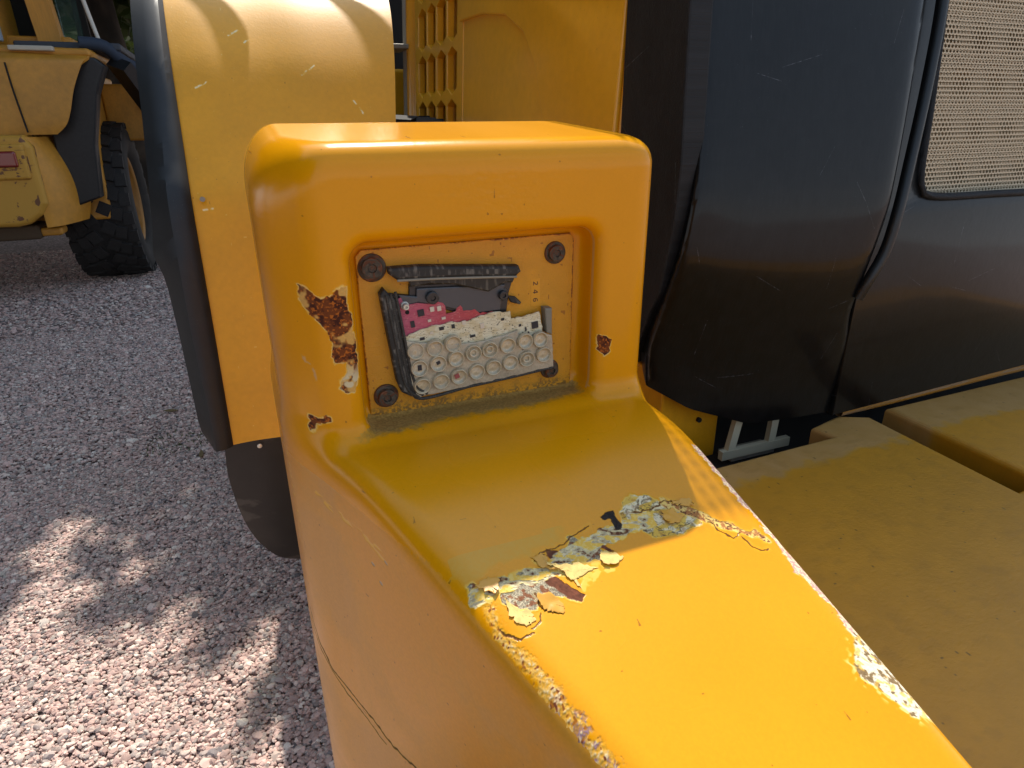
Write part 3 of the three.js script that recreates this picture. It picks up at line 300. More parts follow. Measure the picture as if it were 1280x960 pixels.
{ const s = [[0.1085, 1.352], [0.3865, 1.350], [0.389, 1.36], [0.389, 1.556], [0.384, 1.564], [0.116, 1.563], [0.109, 1.556]], g = slab(s, -0.7485, -0.744, 0.0012, 2), p = g.attributes.position, uv = g.attributes.uv; for (let i = 0; i < p.count; i++) uv.setXY(i, (p.getX(i) - 0.106) / 0.285, (p.getY(i) - 1.349) / 0.217); mesh('mounting_plate', g, new THREE.MeshStandardMaterial({ map: plateTex, roughness: 0.45, bumpMap: rep(paintBump, 6), bumpScale: 0.0006 }), lamp); }
const rustySteel = new THREE.MeshStandardMaterial({ map: rep(tex(256, 256, (u, v, o) => { const a = fbm(u * 14, v * 14, 4, 500), b = ss(0.45, 0.6, fbm(u * 8, v * 8, 4, 510)); o[0] = mix(78, 104, b) * (0.6 + 0.8 * a); o[1] = mix(70, 62, b) * (0.6 + 0.8 * a); o[2] = mix(58, 36, b) * (0.6 + 0.8 * a); }), 1), roughness: 0.7, metalness: 0.25 });
function boltGeo(r) {
  const L = [[0, 0.0075], [0.28, 0.0075], [0.32, 0.0105], [0.62, 0.0105], [0.70, 0.0098], [0.72, 0.004], [0.95, 0.0032], [1, 0.002], [1, 0]].map(([x, y]) => new THREE.Vector2(x * r, y)), g = new THREE.LatheGeometry(L, 28); g.rotateX(Math.PI / 2);
  const h = new THREE.CylinderGeometry(r * 0.3, r * 0.3, 0.003, 6); h.rotateX(Math.PI / 2); h.translate(0, 0, 0.0068); return toCreasedNormals(merge([g, h]), 0.5);
}
LP.bolts.slice(0, 4).forEach(([x, y], i) => { const m = mesh('bolt', boltGeo([0.0165, 0.0145, 0.0155, 0.0135][i]), rustySteel, lamp); m.position.set(x, y, -0.7442); m.rotation.set(0.06 * (i - 1.5), 0.05 * (i - 2), i); });
const plasticTex = rep(tex(512, 512, (u, v, o) => { const a = fbm(u * 30, v * 8, 4, 600), k = 34 + 60 * ss(0.45, 0.75, a); o[0] = k * 1.04; o[1] = k; o[2] = k * 0.92; }), 9);
const plastic = new THREE.MeshStandardMaterial({ map: plasticTex, roughness: 0.62 });
const blackPlastic = new THREE.MeshPhysicalMaterial({ color: 0x1b1b1d, roughness: 0.38, clearcoat: 0.3 });
// housing: back tray, left wall with ribs, surviving top bar and torn lip, right wall stub
mesh('housing_back', slab(LP.cavity, -0.7438, -0.7405, 0.0008, 1), blackPlastic, lamp);
{ const c = slab(LP.cavity.map(([x, y]) => [0.225 + (x - 0.225) * 0.86, 1.497 + (y - 1.497) * 0.8]), -0.7405, -0.7365, 0.0015, 2); mesh('inner_tray', c, new THREE.MeshPhysicalMaterial({ color: 0x3a3d42, roughness: 0.3, clearcoat: 0.5 }), lamp); }
mesh('housing_wall', slab(LP.rim, -0.7438, -0.7285, 0.003, 3), plastic, lamp);
for (const o of [0.0, 0.0055, 0.011]) { const P = [[0.1375, 1.512], [0.1435, 1.462], [0.1505, 1.405], [0.156, 1.388], [0.168, 1.3775]].map(([x, y]) => [x + o, y + o * 0.25, -0.7282 + 0.0008 * Math.sin(o * 900)]); mesh('housing_rib', tube(P, 0.0017, 30, 8), plastic, lamp); }
mesh('housing_bar', slab(LP.strip, -0.7438, -0.7275, 0.004, 4), plastic, lamp);
mesh('housing_lip', slab(LP.lip, -0.738, -0.7315, 0.0018, 2), new THREE.MeshStandardMaterial({ map: plasticTex, color: 0xd8d4cc, roughness: 0.45 }), lamp);
mesh('housing_bar_edge', tube([[0.152, 1.5275, -0.729], [0.2, 1.5255, -0.7278], [0.26, 1.5215, -0.7278], [0.302, 1.518, -0.729]], 0.0016, 24, 8), new THREE.MeshStandardMaterial({ color: 0x8a8474, roughness: 0.5 }), lamp);
mesh('housing_stub', slab(LP.rlip, -0.7438, -0.729, 0.002, 2), new THREE.MeshStandardMaterial({ color: 0x7d796c, roughness: 0.5 }), lamp);
mesh('torn_strip', slab(LP.curl, -0.741, -0.7375, 0.0012, 1), plastic, lamp);
LP.bolts.slice(4).forEach(([x, y], i) => { const m = mesh('housing_screw', boltGeo([0.0085, 0.011][i]), blackPlastic, lamp); m.position.set(x, y, -0.7405); });
const redTex = tex(512, 256, (u, v, o) => { const g = fbm(u * 26, v * 14, 4, 700), t = vn(u * 60, v * 36, 701) > 0.84 ? 1 : 0; o[0] = mix(178, 190, g); o[1] = mix(70, 50, u) + 30 * g; o[2] = mix(100, 50, u) + 20 * g; if (t) blend(o, [200, 150, 140], 0.5); if (Math.abs(((v * 23) % 1) - 0.5) < 0.06 && vn(u * 30, Math.floor(v * 23), 8) > 0.5) blend(o, [120, 30, 50], 0.7); });
const whiteTex = tex(1024, 512, (u, v, o) => { const g = fbm(u * 22, v * 12, 4, 710); const s = ss(0.5, 0.66, g); o[0] = mix(218, 206, s); o[1] = mix(208, 190, s); o[2] = mix(176, 150, s); const c = vn(u * 110, v * 60, 711); if (c > 0.87) blend(o, [70, 62, 52], 0.75); if (Math.abs(((v * 31) % 1) - 0.5) < 0.08 && vn(u * 34, Math.floor(v * 31), 18) > 0.62) blend(o, [140, 118, 76], 0.7); });
const boardUV = (g, P) => { const b = bounds(P, 0), p = g.attributes.position, uv = g.attributes.uv; for (let i = 0; i < p.count; i++) uv.setXY(i, (p.getX(i) - b[0]) / (b[1] - b[0]), (p.getY(i) - b[2]) / (b[3] - b[2])); return g; };
const jag = (P, a, s) => { const r = []; for (let i = 0; i < P.length; i++) { const A = P[i], B = P[(i + 1) % P.length], L = Math.hypot(B[0] - A[0], B[1] - A[1]), k = Math.max(1, Math.round(L / 0.005)); for (let j = 0; j < k; j++) { const t = j / k; r.push([mix(A[0], B[0], t) + (h2(i, j, s) - 0.5) * a, mix(A[1], B[1], t) + (h2(i, j, s + 1) - 0.5) * a]); } } return r; };
mesh('circuit_board', boardUV(slab(jag(LP.red, 0.0026, 3), -0.7385, -0.736, 0.0003, 1), LP.red), new THREE.MeshStandardMaterial({ map: redTex, roughness: 0.5 }), lamp).userData.label = 'red broken circuit board';
mesh('circuit_board', boardUV(slab(jag(LP.white, 0.0024, 7), -0.7355, -0.7332, 0.0003, 1), LP.white), new THREE.MeshStandardMaterial({ map: whiteTex, roughness: 0.55 }), lamp).userData.label = 'cream broken circuit board';
const chip = new THREE.MeshStandardMaterial({ color: 0x24242a, roughness: 0.5 }), tin = new THREE.MeshStandardMaterial({ color: 0xc9c4b6, roughness: 0.4, metalness: 0.4 });
for (const [x, y, w, h, z, m] of [[0.179, 1.484, 0.008, 0.008, -0.7355, chip], [0.193, 1.487, 0.005, 0.006, -0.7355, tin], [0.202, 1.487, 0.005, 0.006, -0.7355, tin], [0.168, 1.471, 0.005, 0.008, -0.7355, chip], [0.189, 1.473, 0.004, 0.003, -0.7355, tin], [0.207, 1.474, 0.005, 0.003, -0.7355, tin], [0.203, 1.462, 0.006, 0.004, -0.7328, chip], [0.218, 1.463, 0.004, 0.005, -0.7328, chip], [0.19, 1.458, 0.004, 0.003, -0.7328, tin], [0.256, 1.459, 0.005, 0.007, -0.7328, tin], [0.243, 1.447, 0.007, 0.003, -0.7328, chip], [0.329, 1.451, 0.009, 0.009, -0.7328, chip], [0.316, 1.447, 0.002, 0.005, -0.7328, chip], [0.32, 1.441, 0.002, 0.004, -0.7328, chip], [0.308, 1.453, 0.003, 0.003, -0.7328, chip], [0.178, 1.452, 0.006, 0.003, -0.7328, chip], [0.232, 1.466, 0.005, 0.005, -0.7328, tin], [0.284, 1.464, 0.004, 0.003, -0.7328, chip]]) mesh('component', box(w, h, 0.0016, x, y, z, 0, 0, 0.12), m, lamp);
{ const s = mesh('board_screw', boltGeo(0.0052), tin, lamp); s.position.set(0.1597, 1.4955, -0.7362); const g = new THREE.CylinderGeometry(0.0026, 0.0026, 0.0006, 16); g.rotateX(Math.PI / 2); mesh('board_hole', g.translate(0.1625, 1.4865, -0.7358), dark, lamp); }
const lensDirt = mottle([196, 184, 158], 0.22, 10, 60, 0, 230);
const lensMat = new THREE.MeshPhysicalMaterial({ map: rep(lensDirt, 9), roughness: 0.3, clearcoat: 0.8, clearcoatRoughness: 0.12, transmission: 0.25, thickness: 0 });
const lensMat2 = new THREE.MeshPhysicalMaterial({ map: rep(lensDirt, 0.8), color: 0xf4efe4, roughness: 0.22, clearcoat: 1, clearcoatRoughness: 0.06 });
mesh('lens_cover', slab(jag(LP.slab, 0.0016, 11), -0.733, -0.7285, 0.0012, 2), lensMat, lamp);
mesh('lens_base_edge', tube([[0.159, 1.386, -0.731], [0.1665, 1.3755, -0.7305], [0.24, 1.3805, -0.7305], [0.297, 1.384, -0.7305], [0.3565, 1.389, -0.7305]], 0.0022, 40, 8), plastic, lamp);
{ const L = [[0, 0.0012], [0.4, 0.0006], [0.74, 0.0002], [0.78, 0.0040], [0.86, 0.0048], [0.94, 0.0042], [1, 0]].map(([x, y]) => new THREE.Vector2(x * 0.0112, y)), g = new THREE.LatheGeometry(L, 30); g.rotateX(Math.PI / 2);
  const c = new THREE.LatheGeometry([[0.25, 0.0008], [0.25, 0.003], [0.4, 0.0034], [0.5, 0.0028], [0.5, 0.0005]].map(([x, y]) => new THREE.Vector2(x * 0.0112, y)), 20); c.rotateX(Math.PI / 2); const g2 = merge([g.clone(), c]);
  LP.leds.forEach(([x, y], i) => { const m = mesh('led_lens', i === 11 || i === 12 || i === 6 ? g2 : g, lensMat2, lamp); m.position.set(x, y, -0.7283 - (i > 15 ? 0.0012 : 0)); m.rotation.set(rr(-0.09, 0.09), rr(-0.09, 0.09), 0); });
  mesh('led_chip', box(0.005, 0.007, 0.001, 0.171, 1.417, -0.7268), chip, lamp); mesh('led_chip', box(0.006, 0.006, 0.001, 0.2185, 1.3985, -0.7268, 0, 0, 0.3), new THREE.MeshStandardMaterial({ color: 0x9a4a48, roughness: 0.5 }), lamp); mesh('led_chip', box(0.005, 0.004, 0.001, 0.195, 1.42, -0.7268, 0, 0, 0.4), chip, lamp); }
{ // stamped number, reading downwards
  const cv = document.createElement('canvas'); cv.width = 256; cv.height = 96; const c = cv.getContext('2d'); c.fillStyle = 'rgb(216,150,22)'; c.fillRect(0, 0, 256, 96); c.fillStyle = 'rgb(86,48,20)'; c.font = 'bold 74px sans-serif'; ['2', '4', '6'].forEach((t, i) => c.fillText(t, 24 + i * 78, 74));
  const t = new THREE.CanvasTexture(cv); t.colorSpace = THREE.SRGBColorSpace; const g = new THREE.PlaneGeometry(0.036, 0.0125); g.rotateZ(-Math.PI / 2); const m = mesh('stamped_number', g, new THREE.MeshStandardMaterial({ map: t, roughness: 0.5 }), lamp); m.position.set(0.3345, 1.4915, -0.7436); }

// ---------- fender, rubber edge, mudflap ----------
const FPROF = [[0.992, -1.497], [1.13, -1.548], [1.27, -1.60], [1.42, -1.643], [1.535, -1.682], [1.62, -1.738], [1.704, -1.795], [1.86, -1.905], [2.0, -2.05], [2.1, -2.25], [2.15, -2.5]];
const prof = (t) => along(FPROF, t);
{ const P = []; for (let i = 0; i <= 60; i++) { const [y, z] = prof(i / 60), row = []; const r = 0.36 + 0.21 * Math.max(0, y - 1.5); for (let j = 0; j <= 16; j++) row.push([mix(-0.116 + 0.02 * cl(y - 1.6), r, j / 16), y - 0.012 * Math.sin((j / 16) * Math.PI) * 0, z + 0.004 * Math.sin(j * 0.9 + y * 3)]); P.push(row); } const fm = fenderPaint.clone(); fm.map = tex(1024, 1024, (u, v, o) => { const x = u * 0.7, y = v * 1.7, g = fbm(x * 9, y * 9, 4, 61), f = fbm(x * 120, y * 120, 3, 63), k = 1 + 0.08 * (g - 0.5) + 0.05 * (f - 0.5); o[0] = 218 * k; o[1] = 155 * k; o[2] = 18 * k; if (vn(x * 170, y * 170, 65) > 0.985) blend(o, [236, 214, 150], 0.7); if (vn(x * 90, y * 90, 66) > 0.988) blend(o, [120, 78, 24], 0.6);
    for (const [a, c, d, e] of [[0.14, 1.02, 0.17, 1.045], [0.175, 1.0, 0.185, 1.01], [0.05, 0.86, 0.075, 0.875], [0.30, 0.9, 0.335, 0.93], [0.42, 0.83, 0.44, 0.79], [0.03, 0.55, 0.05, 0.552]]) { const [l] = lineDist([[a, c], [d, e]], x + 0.008 * (f - 0.5), y + 0.008 * (g - 0.5)); blend(o, [238, 226, 190], ss(0.0035, 0.0012, l) * ss(0.35, 0.6, f) * 0.9); } });
  fm.map.repeat.set(1 / 0.7, 1 / 1.7); mesh('fender', sheet(P, 0.006), fm, loader); }
const outer = (y) => { const T = [[0.98, -0.150], [1.033, -0.174], [1.209, -0.182], [1.364, -0.191], [1.424, -0.208], [1.47, -0.20], [1.554, -0.193], [1.705, -0.187], [2.2, -0.178]]; let i = 0; while (i < T.length - 2 && y > T[i + 1][0]) i++; return mix(T[i][1], T[i + 1][1], cl((y - T[i][0]) / (T[i + 1][0] - T[i][0]))); };
{ const P = []; for (let i = 0; i <= 60; i++) { const [y, z] = prof(i / 60), o = outer(y), f = mix(-0.145, -0.156, ss(1.0, 1.3, y)); const ff = mix(f, -0.128, ss(1.5, 2.0, y)); P.push([[o + 0.012, y, z - 0.07], [o, y, z - 0.012], [mix(o, ff, 0.5), y, z + 0.008], [ff, y, z + 0.022], [mix(ff, -0.112, 0.6), y, z + 0.02], [-0.110, y, z + 0.0075], [-0.108, y, z + 0.004]]); } mesh('fender_edge', sheet(P, 0.008), rubber, loader); }
{ const P = []; const out = [[0.998, -0.128], [0.89, -0.137], [0.772, -0.126], [0.70, -0.106], [0.655, -0.078], [0.62, -0.04], [0.603, 0.01]]; for (let i = 0; i <= 24; i++) { const [y, x0] = along(out, i / 24), row = []; for (let j = 0; j <= 10; j++) { const t = j / 10, x = mix(x0, 0.36, t); row.push([x, y, -1.512 - 0.05 * (1 - y) - 0.03 * ss(-0.05, -0.14, x)]); } P.push(row.reverse().map((p) => p)); } P.forEach((r) => r.reverse()); P.reverse(); mesh('mudflap', sheet(P, 0.012), new THREE.MeshStandardMaterial({ map: rep(tex(512, 512, (u, v, o) => { const k = 22 + 18 * (fbm(u * 16, v * 16, 4, 22) - 0.5) + 36 * ss(0.58, 0.7, fbm(u * 7, v * 12, 5, 29)); o[0] = k; o[1] = k * 0.97; o[2] = k * 0.9; }), 1.6), roughness: 0.5 }), loader); }
{ const g = new THREE.SphereGeometry(0.006, 12, 8); g.scale(1, 1, 0.5); mesh('rivet', g.translate(-0.052, 0.972, -1.508), new THREE.MeshStandardMaterial({ color: 0xd8d4c8, roughness: 0.3, metalness: 0.4 }), loader); }
for (const [y, x] of [[1.535, -0.085]]) { const [yy, z] = [y, -1.676]; mesh('fender_bolt', rod([x, yy, z], [x, yy + 0.001, z + 0.007], 0.006, 8), steel, loader); }

// wheel shared by both loaders: tyre with lugs, dished rim
const tyreMat = new THREE.MeshStandardMaterial({ map: rep(tex(512, 512, (u, v, o) => { const k = 34 + 24 * (fbm(u * 14, v * 14, 4, 800) - 0.5); o[0] = k * 1.08; o[1] = k; o[2] = k * 0.94; }), 2), roughness: 0.85 });
function tyreGeo(Rr, W) {
  const pr = [[0.56, -0.36], [0.6, -0.44], [0.74, -0.5], [0.88, -0.48], [0.95, -0.43], [0.965, -0.2], [0.97, 0], [0.965, 0.2], [0.95, 0.43], [0.88, 0.48], [0.74, 0.5], [0.6, 0.44], [0.56, 0.36]].map(([r, w]) => new THREE.Vector2(r * Rr, w * W));
  const b = new THREE.LatheGeometry(pr, 72), L = [b]; const n = 26;
  for (let i = 0; i < n; i++) for (const s of [-1, 1]) { const a0 = ((i + (s > 0 ? 0.5 : 0)) / n) * 2 * Math.PI, pieces = 3; for (let k = 0; k < pieces; k++) { const w0 = [0.03, 0.19, 0.33][k] * W, w1 = [0.2, 0.34, 0.475][k] * W, sk = [0.12, 0.05, -0.02][k], a = a0 + sk, rr2 = Rr * [0.985, 0.98, 0.962][k]; const g = new THREE.BoxGeometry(Rr * 0.062, w1 - w0, Rr * 0.15); g.rotateX(0); g.translate(0, 0, 0); const M = new THREE.Matrix4().makeRotationY(a).multiply(new THREE.Matrix4().makeTranslation(rr2 - Rr * 0.02, (s * (w0 + w1)) / 2, 0)).multiply(new THREE.Matrix4().makeRotationX(s * [0.5, 0.25, 0][k])); g.applyMatrix4(M); L.push(g); } }
  const g = merge(L); g.rotateZ(Math.PI / 2); return toCreasedNormals(g, 0.7);
}
function rimGeo(Rr, W) { const p = [[0, -0.05], [0.2, -0.05], [0.22, 0.05], [0.4, 0.06], [0.46, 0.2], [0.5, 0.36], [0.56, 0.4], [0.575, 0.37], [0.56, 0.3], [0.5, -0.3]].map(([r, w]) => new THREE.Vector2(r * Rr, w * W)), g = new THREE.LatheGeometry(p, 48), L = [g]; for (let i = 0; i < 16; i++) { const c = new THREE.CylinderGeometry(0.018, 0.018, 0.05, 6), a = (i / 16) * 6.283; c.translate(Math.cos(a) * Rr * 0.32, 0.07 * W, Math.sin(a) * Rr * 0.32); L.push(c); } const m = merge(L); m.rotateZ(-Math.PI / 2); return m; }
const tyreG = tyreGeo(0.86, 0.7), rimG = rimGeo(0.86, 0.7);
const rimMat = new THREE.MeshStandardMaterial({ map: rep(mottle([150, 104, 34], 0.3, 6, 30, 0.05, 95), 1), roughness: 0.6 });
function wheel(parent, x, y, z, side) { const w = group('wheel', parent, x, y, z); mesh('tyre', tyreG, tyreMat, w); const r = mesh('rim', rimG, rimMat, w); if (side < 0) r.rotation.y = Math.PI; return w; }
wheel(loader, 0.53, 0.86, -2.75, -1);
mesh('added_shadow_box', rbox(0.12, 0.75, 0.5, 1.2, -4.7, -3.65, 0.04), dustyPaint, loader);  // added hidden box, its edge helps cast the shadow border on the gravel
mesh('axle_housing', rod([0.4, 0.86, -2.75], [2.4, 0.86, -2.75], 0.2, 20), dark, loader);

// ---------- hood: yellow flank with hexagon grille, black rear shell ----------
mesh('hood_core', rbox(0.87, 2.75, 1.0, 2.55, -4.2, -1.31, 0.08), dark, loader);
const hexW = 0.135, hexH = 0.17;
const lean = (g) => { g.translate(-0.752, -1.7, 0); g.rotateZ(-3 * R); g.translate(0.752, 1.7, 0); return g; };   // the hood narrows upwards
{ // flank sheet with a raised field; the grille opening lies between z = -2.92 and -2.33
  mesh('flank_panel', lean(rbox(0.752, 0.79, 1.25, 2.45, -2.32, -1.245, 0.006)), flankPaint, loader);
  const c = [[-1.25, 1.24], [-1.25, 2.44], [-2.31, 2.44], [-2.31, 2.0], [-2.1, 1.995], [-1.9, 1.968], [-1.76, 1.91], [-1.68, 1.83], [-1.62, 1.72], [-1.585, 1.55], [-1.575, 1.24]];
  const g = slab(c, 0, 0.014, 0.006, 4); g.rotateY(-Math.PI / 2); g.translate(0.7535, 0, 0); const q = g.attributes.position; mesh('raised_panel', lean(g), flankPaint, loader);
  const sh = new THREE.Shape([[-2.94, 1.3], [-2.30, 1.3], [-2.30, 2.45], [-2.94, 2.45]].map((p) => new THREE.Vector2(...p)));
  for (let i = 0; i < 4; i++) for (let j = -1; j < 9; j++) { const cx = -2.83 + i * hexW, cy = 1.35 + j * hexH, a = hexW * 0.45, b = hexH * 0.5 - 0.005, P = [[0, b], [a, b * 0.7], [a, -b * 0.7], [0, -b], [-a, -b * 0.7], [-a, b * 0.7]].map(([x, y]) => new THREE.Vector2(cx + x, cy + y)); if (P.some((p) => p.y < 1.31 || p.y > 2.44)) continue; sh.holes.push(new THREE.Path(P)); }
  const hg = new THREE.ExtrudeGeometry(sh, { depth: 0.022, bevelEnabled: true, bevelThickness: 0.003, bevelSize: 0.002, bevelSegments: 2 }); hg.rotateY(-Math.PI / 2); hg.translate(0.775, 0, 0); mesh('hexagon_grille', lean(hg), flankPaint, loader);
  const bars = []; for (let z = -2.92; z < -2.32; z += 0.075) bars.push(rbox(0.785, 0.80, 1.3, 2.44, z, z + 0.035, 0.005, 1)); bars.forEach((b) => mesh('grille_bar', lean(b), flankPaint, loader));
  mesh('hood_corner_post', lean(rod([0.80, 1.25, -3.04], [0.80, 2.45, -3.04], 0.062, 24)), paint, loader);
  mesh('hood_corner_trim', lean(rod([0.775, 1.25, -3.14], [0.775, 2.45, -3.14], 0.03, 16)), steel, loader);
  mesh('hinge_bracket', merge([rbox(0.60, 0.76, 1.98, 2.0, -3.2, -3.02, 0.006), rbox(0.60, 0.625, 1.9, 2.0, -3.2, -3.14, 0.006)]), steel, loader);
  mesh('inner_fender', rbox(0.3, 1.0, 1.2, 1.93, -3.5, -3.42, 0.02), fenderPaint, loader); mesh('bulkhead', rbox(0.2, 1.2, 1.0, 2.7, -4.3, -4.22, 0.02), dark, loader);
}
{ const c = [[-1.243, 1.22], [-1.243, 2.5], [-1.14, 2.5], [-1.04, 1.9], [-1.025, 1.62], [-1.03, 1.52], [-1.045, 1.44], [-1.06, 1.37], [-1.09, 1.32], [-1.13, 1.22]]; const g = slab(c, 0, 0.05, 0.004, 2); g.rotateY(-Math.PI / 2); g.translate(0.80, 0, 0); const p = g.attributes.position, uv = g.attributes.uv; for (let i = 0; i < p.count; i++) uv.setXY(i, p.getZ(i), p.getY(i)); mesh('flank_trim', g, matteBlack, loader); }
{ const rows = [HG[0].map(([x, y, z], j) => [x + 0.05, 2.5, z - 0.122]), HG[0].map(([x, y, z]) => [x + 0.025, 2.2, z - 0.062]), ...HG], P = [], n = 70, m = 48; const full = rows.map((r) => [[r[0][0] + 0.07, r[0][1], r[0][2] - 0.13], [r[0][0] + 0.018, r[0][1], r[0][2] - 0.035], ...r, [r[4][0] + 0.012, r[4][1], r[4][2] - 0.05]]);
  const lin = (l, u) => { const k = l.length - 1, f = cl(u) * k, i = Math.min(k - 1, Math.floor(f)); return l[i].map((v, c) => mix(v, l[i + 1][c], f - i)); };
  for (let i = 0; i <= n; i++) { const row = []; for (let j = 0; j <= m; j++) row.push(lin(full.map((r) => lin(r, j / m)), 1 - i / n)); P.push(row); }
  for (let it = 0; it < 10; it++) { const Q = P.map((r) => r.map((p) => p.slice())); for (let i = 1; i <= n; i++) for (let j = 1; j < m; j++) for (let c = 0; c < 3; c++) P[i][j][c] = i > 0 && i < n ? (2 * Q[i][j][c] + Q[i - 1][j][c] + Q[i + 1][j][c] + Q[i][j - 1][c] + Q[i][j + 1][c]) / 6 : (2 * Q[i][j][c] + Q[i][j - 1][c] + Q[i][j + 1][c]) / 4; } mesh('hood_shell', sheet(P, 0.01), glossBlack, loader); }
mesh('hood_bead', tube([[1.395, 2.5, -1.145], [1.365, 2.2, -1.085], [1.338, 1.91, -1.027], [1.308, 1.765, -0.998], [1.272, 1.631, -0.971], [1.238, 1.517, -0.948], [1.221, 1.438, -0.945], [1.196, 1.382, -0.948], [1.184, 1.34, -0.957]], 0.0115, 60, 12), new THREE.MeshStandardMaterial({ map: rep(scratchTex, 3), color: 0xffffff, roughness: 0.4 }), loader);
const tilt = (g, a = 0.5) => { const p = g.attributes.position; for (let i = 0; i < p.count; i++) if (p.getY(i) > 1.5) p.setZ(i, p.getZ(i) - 0.2 * (p.getY(i) - 1.5)); return a ? toCreasedNormals(g, a) : g; };   // the upper hood leans forward
{ // rear grille panel with a window for the mesh
  const s = new THREE.Shape([[1.2, 1.058], [1.9, 1.082], [2.7, 1.09], [2.7, 2.5], [1.3, 2.5], [1.2, 1.5]].map((p) => new THREE.Vector2(...p))), w = new THREE.Path(); w.moveTo(1.362, 1.538); w.lineTo(2.5, 1.52); w.lineTo(2.5, 2.42); w.lineTo(1.45, 2.42); w.lineTo(1.33, 1.572); w.quadraticCurveTo(1.332, 1.541, 1.362, 1.538); s.holes.push(w);
  const g = new THREE.ExtrudeGeometry(s, { depth: 0.03, bevelEnabled: true, bevelThickness: 0.005, bevelSize: 0.004, bevelSegments: 3, curveSegments: 12 }); g.translate(0, 0, -1.005); mesh('grille_panel', tilt(g), glossBlack, loader);
  mesh('window_frame', tilt(tube([[1.452, 2.42, -0.975], [1.393, 2.0, -0.972], [1.353, 1.72, -0.97], [1.333, 1.575, -0.97], [1.34, 1.55, -0.97], [1.368, 1.5405, -0.97], [1.6, 1.535, -0.97], [2.1, 1.528, -0.97], [2.5, 1.522, -0.972]], 0.008, 90, 8), 1.2), matteBlack, loader);
}
const wire = new THREE.MeshStandardMaterial({ color: new THREE.Color().setRGB(0.62, 0.50, 0.33), roughness: 0.75 });
{ // perforated screen of flattened diamonds, two layers, over a finned core
  const layer = (z, p, x0, x1, y0, y1, t) => { const L = []; const pos = [], idx = []; const ww = p * 0.27, seg = (ax, ay, bx, by) => { const dx = bx - ax, dy = by - ay, l = Math.hypot(dx, dy), nx = (-dy / l) * ww * 0.5, ny = (dx / l) * ww * 0.5, o = pos.length / 3; for (const zz of [z, z - t]) pos.push(ax + nx, ay + ny, zz, ax - nx, ay - ny, zz, bx - nx, by - ny, zz, bx + nx, by + ny, zz); idx.push(o, o + 1, o + 2, o, o + 2, o + 3, o + 1, o, o + 4, o + 1, o + 4, o + 5, o + 3, o + 2, o + 6, o + 3, o + 6, o + 7); };
    const h = p * 1.15; let r = 0; for (let y = y0; y < y1; y += h * 0.75, r++) for (let x = x0 + (r % 2 ? p / 2 : 0); x < x1; x += p) { seg(x, y + h * 0.25, x, y + h * 0.5 + h * 0.05); seg(x, y + h * 0.25, x + p / 2, y); seg(x + p / 2, y, x + p, y + h * 0.25); }
    const g = new THREE.BufferGeometry(); g.setAttribute('position', new THREE.Float32BufferAttribute(pos, 3)); g.setIndex(idx); const k = tilt(g.toNonIndexed(), 0); k.computeVertexNormals(); return k; };
  mesh('screen', layer(-0.99, 0.0105, 1.30, 2.49, 1.53, 2.41, 0.002), wire, loader);
  mesh('screen', layer(-1.02, 0.012, 1.30, 2.49, 1.53, 2.41, 0.002), wire, loader);
  const P = []; for (let i = 0; i <= 40; i++) { const y = mix(1.5, 2.44, i / 40), row = [], bulge = 0.0; for (let j = 0; j <= 260; j++) { const x = mix(1.2, 2.5, j / 260); row.push([x, y, -1.07 + 0.012 * Math.cos(j * 1.2083) * (y > 1.79 && y < 1.89 ? 1.5 : 0.5) + 0.03 * ss(0.06, 0.03, Math.abs(y - 1.84))]); } P.push(row); } mesh('radiator_core', tilt(sheet(P, 0.004), 0.9), new THREE.MeshStandardMaterial({ color: new THREE.Color().setRGB(0.36, 0.27, 0.15), roughness: 0.85 }), loader);
}
mesh('hood_seal', tube([[1.24, 1.05, -0.992], [1.4, 1.052, -0.992], [1.9, 1.058, -1.0], [2.7, 1.062, -1.0]], 0.014, 60, 10), dustyPaint, loader);
// deck castings behind the hood, with the slot between them
mesh('deck_plate', deckUV(plate([[0.488, 0.3], [2.7, 0.3], [2.7, -0.612], [1.352, -0.612], [1.278, -0.606], [1.302, -0.955], [1.235, -0.99], [1.132, -0.965], [1.142, -0.912], [0.488, -0.895]], 0.95, 1.04, 0.01, 4)), deckMat, loader);
mesh('deck_plate', deckUV(plate([[1.362, -0.632], [2.7, -0.632], [2.7, -0.982], [1.372, -0.97]], 0.95, 1.044, 0.012, 4)), deckMat, loader);
mesh('chassis', rbox(0.488, 2.7, 0.5, 0.945, -1.6, 0.28, 0.02), dark, loader);
{ const bm = new THREE.MeshStandardMaterial({ color: 0xb0a88e, roughness: 0.6 }); mesh('latch_bracket', merge([bar([0.935, 0.975, -1.03], [1.135, 0.975, -1.03], 0.022, 0.014), bar([0.958, 0.975, -1.03], [1.0, 1.1, -1.05], 0.02, 0.014), bar([1.078, 0.975, -1.03], [1.105, 1.1, -1.05], 0.02, 0.014), bar([1.0, 1.052, -1.052], [1.05, 1.052, -1.052], 0.012, 0.012)]), bm, loader);
  mesh('latch_box', rbox(0.80, 0.965, 0.9, 1.17, -1.2, -1.085, 0.006), fenderPaint, loader); mesh('latch_pin', rod([0.905, 1.05, -1.087], [0.905, 1.05, -1.078], 0.006, 12), dark, loader); mesh('latch_pad', rbox(0.97, 1.1, 0.949, 0.962, -1.08, -1.03, 0.003), steel, loader); }
